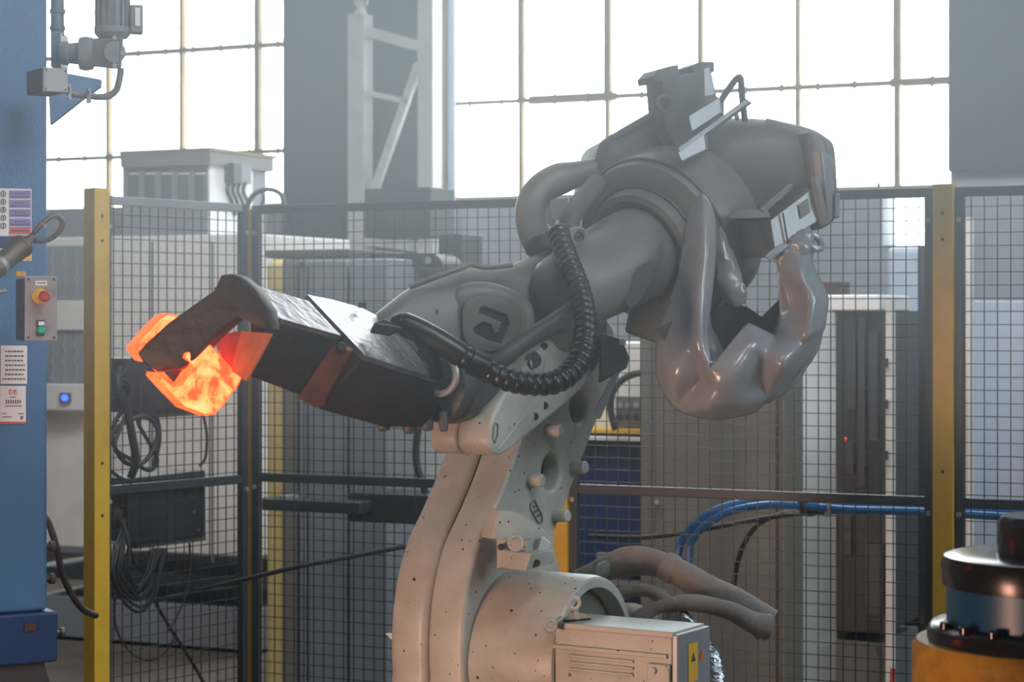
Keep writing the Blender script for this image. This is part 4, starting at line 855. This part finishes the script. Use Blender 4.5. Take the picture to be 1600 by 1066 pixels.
part('hose_clamp', MB().hull([P(577, 520, 4.52), P(585, 504, 4.52), (P(600, 498, 4.54)), P(632, 512, 4.54), P(610, 526, 4.53), P(592, 523, 4.52), P(585, 510, 4.56), P(615, 505, 4.57)]), 'rubber', .003, ch)
for a, b in (((626, 500), (646, 516)), ((655, 514), (688, 535))): part('cover_strip', MB().tube([P(a[0], a[1], 4.545), P(b[0], b[1], 4.54)], .004, 6), 'lightmetal', 0, ch)
part('clamp_leg', MB().tube(pathpx([(650, 520, 4.55), (672, 552, 4.56), (684, 588, 4.58)], 4), .016, 8), 'rubber', 0, ch)
# --- wrist flange
wx = (P(640, 592, 4.66)-P(745, 590, 4.92)).normalized(); w0 = P(690, 600, 4.80)
wf = part('wrist_flange', MB().lathe(w0-wx*.16, wx, [(0, .085), (.06, .088), (.10, .080), (.10, .092), (.14, .092), (.145, .085), (.20, .085)], 36), 'robot_dk')
part('flange_ring', MB().torus(P(687, 586, 4.68), wx, .042, .008, 30, 8), 'lightmetal', 0, wf)
for x, y, r in ((600, 664, .016), (640, 668, .018), (668, 664, .014), (693, 665, .011)): part('flange_bolt', MB().lathe(P(x, y, 4.72), V((.1, -.3, -.95)), [(-.03, r), (.0, r), (.012, r*.8)], 12), 'robot_dk', 0, wf)
# --- gripper
def planar(anc, pts, lift=0.0):
    a_, b_, c_ = (P(*q) for q in anc); nn = (b_-a_).cross(c_-a_).normalized()
    if nn.y > 0: nn = -nn
    return [PP(x, y, a_+nn*lift, nn) for x, y in pts], nn
tp, tn = planar(((482, 461, 4.50), (571, 555, 4.385), (680, 592, 4.645)), [(480, 460), (520, 468), (563, 480), (598, 497), (640, 540), (682, 592), (571, 556)])
tp2, tn2 = planar(((400, 440, 4.24), (421, 493, 4.13), (533, 525, 4.33)), [(372, 433), (410, 449), (434, 456), (482, 470), (534, 525), (421, 493), (398, 470)])
gr = part('gripper_body', MB().hull([q_-tn*.013 for q_ in tp]+[P(*q) for q in ((498, 640, 4.44), (600, 668, 4.60), (658, 668, 4.68), (690, 640, 4.74), (540, 570, 4.66))]), 'soot', .003)
part('top_plate', MB().prism(tp, -tn*.012), 'brightsteel', .001, gr)
part('plate_lug', MB().obox(P(560, 481, 4.68), (.016, .01, 0), (0, .02, 0), Z*.012), 'dark', 0, gr)
part('front_body', MB().hull([q_-tn2*.013 for q_ in tp2[1:]]+[P(*q) for q in ((392, 590, 4.20), (472, 620, 4.34), (520, 570, 4.5), (430, 500, 4.42))]), 'soot', .004, gr)
part('front_top_plate', MB().prism(tp2, -tn2*.012), 'brightsteel', .001, gr)
part('glow_strip', MB().prism([P(520, 540, 4.33), P(545, 548, 4.37), P(492, 638, 4.40), P(465, 622, 4.33)], V((.02, .06, 0))), 'rust_glow', .002, gr)  # added strip, its orange colour stands in for reflected workpiece glow
part('joint_bolt', MB().lathe(P(533, 543, 4.34), V((.1, -1, .3)), [(-.02, .011), (.004, .011), (.008, .008)], 12), 'soot', 0, gr)
part('upper_jaw', MB().plate(math.radians(-8), P(320, 500, 4.05), [(345, 430), (360, 428), (376, 433), (398, 452), (420, 486), (424, 515), (404, 512), (388, 502), (372, 496), (356, 508), (330, 532), (300, 566), (278, 578), (246, 582), (222, 566), (214, 552), (226, 538), (262, 505), (300, 478), (334, 454)], .07, .006), 'soot', 0, gr)
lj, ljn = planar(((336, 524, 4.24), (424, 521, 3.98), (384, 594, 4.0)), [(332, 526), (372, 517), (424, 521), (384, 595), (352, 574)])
part('lower_jaw', MB().prism(lj, -ljn*.005), 'glow_steel', .001, gr)
part('jaw_tooth', MB().hull([P(*q) for q in ((270, 578, 4.10), (310, 552, 4.10), (318, 560, 4.12), (262, 596, 4.12), (275, 585, 4.24), (312, 560, 4.24))]), 'soot', .003, gr)
part('jaw_chip', MB().hull([P(*q) for q in ((334, 450, 4.06), (342, 446, 4.06), (344, 453, 4.06), (336, 456, 4.06), (340, 450, 4.1))]), M['rust_glow'], 0, gr)
# the glowing workpiece
yw = math.radians(22)
wk = MB().plate(yw, P(310, 590, 4.06), [(318, 531), (327, 535), (352, 563), (379, 590), (374, 602), (345, 640), (336, 648), (320, 650), (302, 643), (288, 638), (262, 612), (240, 588), (241, 582), (249, 583), (271, 603), (284, 600), (301, 574), (287, 559), (289, 552)], .075, .007)
wk.plate(yw, P(240, 530, 4.10), [(208, 545), (228, 520), (250, 497), (262, 490), (279, 493), (272, 504), (250, 524), (231, 544), (230, 566), (222, 564)], .075, .006)
wk.hull([P(*q) for q in ((214, 550, 4.13), (230, 562, 4.13), (250, 588, 4.11), (275, 602, 4.11), (214, 550, 4.15), (250, 588, 4.15), (275, 602, 4.15), (232, 556, 4.15))])
wo_ = tag(add('glowing_workpiece', wk, M['hot'], None, weld=False), 'glowing orange forged steel workpiece clamped in the gripper jaws', 'workpiece')
wo_.data.materials.append(M['hot_edge']); wnn = V((math.sin(yw), -math.cos(yw), 0))
for f in wo_.data.polygons:
    if abs(f.normal.dot(wnn)) < .8: f.material_index = 1  # side and bevel faces take the deeper orange emission
# --- hanging sleeve
def sleeve(nodes, n=10, seg=28, wob=.0, seed=0):
    """nodes: (x, y, Y, width px, depth m): flattened fabric tube with folds"""
    rs = []; pth = cr(nodes, n)
    for i, (x, y, Y, wd, dp) in enumerate(pth):
        a = pth[max(i-1, 0)]; b = pth[min(i+1, len(pth)-1)]; tx, ty = b[0]-a[0], b[1]-a[1]; L = math.hypot(tx, ty) or 1; nx, ny = -ty/L, tx/L; ring = []
        for k in range(seg):
            t_ = 2*math.pi*k/seg; c_, s_ = math.cos(t_), math.sin(t_)
            u_ = i/n; f = 1+wob*1.2*noise.noise(V((u_*2.0+seed, c_*1.3, s_*1.3)))+wob*1.5*(.35-abs(noise.noise(V((u_*2.6+seed*3+s_, c_*2.4+u_, s_*2.2)))))
            ring.append(P(x+nx*wd*c_*f, y+ny*wd*c_*f, Y)+V((0, dp*s_*f, 0)))
        rs.append(ring)
    return MB().rings(rs)
sl = part('hanging_sleeve', sleeve([(1092, 262, 5.2, 12, .02), (1095, 300, 5.18, 14, .02), (1094, 380, 5.15, 16, .03), (1086, 455, 5.13, 22, .04), (1080, 530, 5.12, 38, .05), (1096, 590, 5.12, 50, .06), (1142, 606, 5.12, 42, .06), (1200, 584, 5.12, 40, .06), (1240, 535, 5.13, 36, .06), (1254, 480, 5.15, 30, .05), (1248, 430, 5.16, 24, .04), (1244, 398, 5.16, 22, .04)], 16, 64, .13), 'sleeve', ang=70)
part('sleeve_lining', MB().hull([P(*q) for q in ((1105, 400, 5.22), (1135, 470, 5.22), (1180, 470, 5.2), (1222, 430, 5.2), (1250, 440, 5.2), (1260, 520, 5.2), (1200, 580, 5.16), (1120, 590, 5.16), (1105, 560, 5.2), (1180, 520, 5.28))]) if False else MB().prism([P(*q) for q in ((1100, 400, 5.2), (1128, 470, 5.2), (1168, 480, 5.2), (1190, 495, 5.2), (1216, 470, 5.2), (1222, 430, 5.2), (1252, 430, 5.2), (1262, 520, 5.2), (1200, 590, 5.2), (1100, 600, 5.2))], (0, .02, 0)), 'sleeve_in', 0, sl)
part('sleeve_flap', sleeve([(1118, 330, 5.12, 6, .01), (1128, 390, 5.08, 14, .02), (1140, 440, 5.06, 20, .02), (1152, 468, 5.05, 16, .015), (1158, 478, 5.05, 6, .01)], 8, 20, .2, 3), 'sleeve', 0, sl)
bag = [(1082, 316, 5.10), (1098, 304, 5.08), (1111, 322, 5.06), (1117, 360, 5.05), (1114, 420, 5.02), (1107, 480, 4.99), (1102, 525, 4.96), (1110, 578, 4.90), (1168, 507, 4.97), (1212, 528, 5.0),
       (1219, 500, 5.04), (1216, 460, 5.05), (1214, 414, 5.04), (1242, 390, 5.03), (1264, 398, 5.03), (1272, 425, 5.04), (1293, 464, 5.05), (1286, 512, 5.04), (1250, 580, 5.03), (1199, 622, 5.0),
       (1180, 643, 5.02), (1120, 655, 5.02), (1056, 641, 5.03), (1027, 590, 5.04), (1028, 525, 5.04), (1048, 470, 5.04), (1062, 430, 5.05), (1070, 375, 5.07), (1076, 340, 5.09),
       (1100, 340, 5.03), (1102, 400, 4.98), (1094, 470, 4.93), (1084, 400, 5.03), (1074, 470, 4.99), (1074, 540, 4.94), (1094, 545, 4.92),
       (1176, 538, 4.91), (1085, 605, 4.985), (1105, 636, 4.915), (1150, 580, 4.88), (1186, 578, 4.97), (1226, 562, 4.90), (1262, 520, 4.95), (1150, 628, 4.94), (1122, 608, 4.895), (1052, 590, 4.94), (1212, 592, 4.945), (1098, 585, 4.965),
       (1255, 534, 4.96), (1250, 430, 4.98), (1270, 470, 4.96), (1240, 490, 5.05), (1234, 455, 5.05), (1135, 545, 4.925), (1195, 552, 4.945)]
part('sleeve_bag', cloth(bag, list(range(29)), ((7, 36, 9), (7, 47, 37, 38), (36, 40, 19), (8, 36), (9, 48, 42, 17), (1, 29, 30, 31, 35), (14, 49, 50, 42), (41, 46))), 'sleeve', 0, sl, ang=180)
part('sleeve_cuff', sleeve([(1262, 362, 5.06, 10, .02), (1252, 380, 5.06, 24, .04), (1238, 398, 5.06, 30, .045), (1215, 412, 5.06, 18, .03)], 8, 24, .15, 2), 'sleeve', 0, sl)
part('cuff_band', MB().torus(P(1272, 378, 5.05), (.5, -.6, .5), .022, .008, 20, 8), 'sleeve', 0, sl)
part('sleeve_clamp', MB().hull([P(1025, 512, 5.0), P(1050, 500, 5.0), P(1066, 505, 5.02), P(1060, 540, 5.02), P(1035, 532, 5.0), P(1045, 520, 5.12)]), 'robot_dk', .005)
part('under_block', MB().hull([P(1000, 440, 5.2), P(1075, 440, 5.2), P(1075, 520, 5.2), P(1030, 540, 5.2), P(975, 520, 5.2), P(985, 470, 5.2), P(1000, 440, 5.4), P(1075, 440, 5.4), P(1060, 520, 5.4), P(985, 510, 5.4)]), 'robot_up', .015)
# --- hose loom at the robot's foot, in canvas and foil
lm = part('canvas_sleeve', MB().tube(pathpx([(905, 905, 5.25), (940, 888, 5.22), (985, 878, 5.18), (1030, 884, 5.14), (1075, 903, 5.1), (1125, 932, 5.08), (1165, 955, 5.06), (1200, 978, 5.05)], 8), [.026+.01*(i/56) for i in range(57)], 16, .8, .5), 'cloth', ang=70)
part('canvas_cuff', MB().lathe(P(1040, 884, 5.13), P(1058, 895, 5.12)-P(1040, 884, 5.13), [(-.008, .032), (.0, .036), (.02, .037), (.03, .033)], 18), 'cloth', 0, lm)
part('canvas_sleeve', MB().tube(pathpx([(985, 985, 5.0), (1010, 958, 4.99), (1045, 944, 4.98), (1095, 944, 4.97), (1140, 955, 4.97), (1172, 972, 4.98), (1200, 980, 5.0)], 8), [.017+.012*(i/48) for i in range(49)], 16, .8, .5), 'cloth', ang=70)
part('canvas_sleeve', MB().tube(pathpx([(930, 965, 5.15), (960, 935, 5.13), (1000, 922, 5.1), (1030, 930, 5.08), (1052, 960, 5.06)], 8), .018, 14, .9, .5), 'cloth', ang=70)
part('hose_end', MB().lathe(P(938, 897, 5.2), P(955, 878, 5.18)-P(938, 897, 5.2), [(0, .018), (.02, .02), (.035, .014), (.045, .009)], 14), 'lightmetal', 0, lm)
part('loom_dome', MB().lathe(P(985, 985, 5.2), (.2, -.3, .9), [(-.05, .09), (.0, .085), (.04, .065), (.06, .03)], 24), 'cloth', ang=60)
part('foil_wrap', MB().tube(pathpx([(1040, 955, 5.0), (1068, 968, 4.98), (1095, 1000, 4.96), (1112, 1035, 4.94), (1116, 1090, 4.92)], 10), [.022+.006*noise.noise(V((i*.6, 0, 0))) for i in range(41)], 18, .9, .6), 'foil', ang=60)

# ================================================================== haze, thicker toward the roof
hz = MB().obox(V((-4.2, 1.6, .02)), (8.4, 0, 0), (0, 9.6, 0), (0, 0, 5.6))
hm = bpy.data.materials.new('smoke_veil_haze'); hm.use_nodes = True; t_ = hm.node_tree; t_.nodes.clear()
o_ = t_.nodes.new('ShaderNodeOutputMaterial'); vs = t_.nodes.new('ShaderNodeVolumeScatter'); vs.inputs['Color'].default_value = (.80, .91, 1, 1); vs.inputs['Anisotropy'].default_value = .6
tc_n = t_.nodes.new('ShaderNodeTexCoord'); sx = t_.nodes.new('ShaderNodeSeparateXYZ')
def ramp(sock, a, b, c, d):
    mr = t_.nodes.new('ShaderNodeMapRange'); mr.interpolation_type = 'SMOOTHSTEP'
    for k, v in zip((1, 2, 3, 4), (a, b, c, d)): mr.inputs[k].default_value = v
    t_.links.new(sock, mr.inputs[0]); return mr.outputs[0]
t_.links.new(tc_n.outputs['Object'], sx.inputs[0])
mu = t_.nodes.new('ShaderNodeMath'); mu.operation = 'MULTIPLY'       # density rises with height; nearer smoke also stands in for lens veil
t_.links.new(ramp(sx.outputs[2], 1.05, 2.15, .02, 1.0), mu.inputs[0]); t_.links.new(ramp(sx.outputs[1], -1.6, .6, .105, .005), mu.inputs[1])
t_.links.new(mu.outputs[0], vs.inputs['Density'])
t_.links.new(vs.outputs[0], o_.inputs['Volume'])
h_ = add('haze', hz, hm); h_['kind'] = 'stuff'; h_['label'] = 'thin bluish smoke haze, partly standing in for lens veil, in front of the windows'; h_['category'] = 'haze'
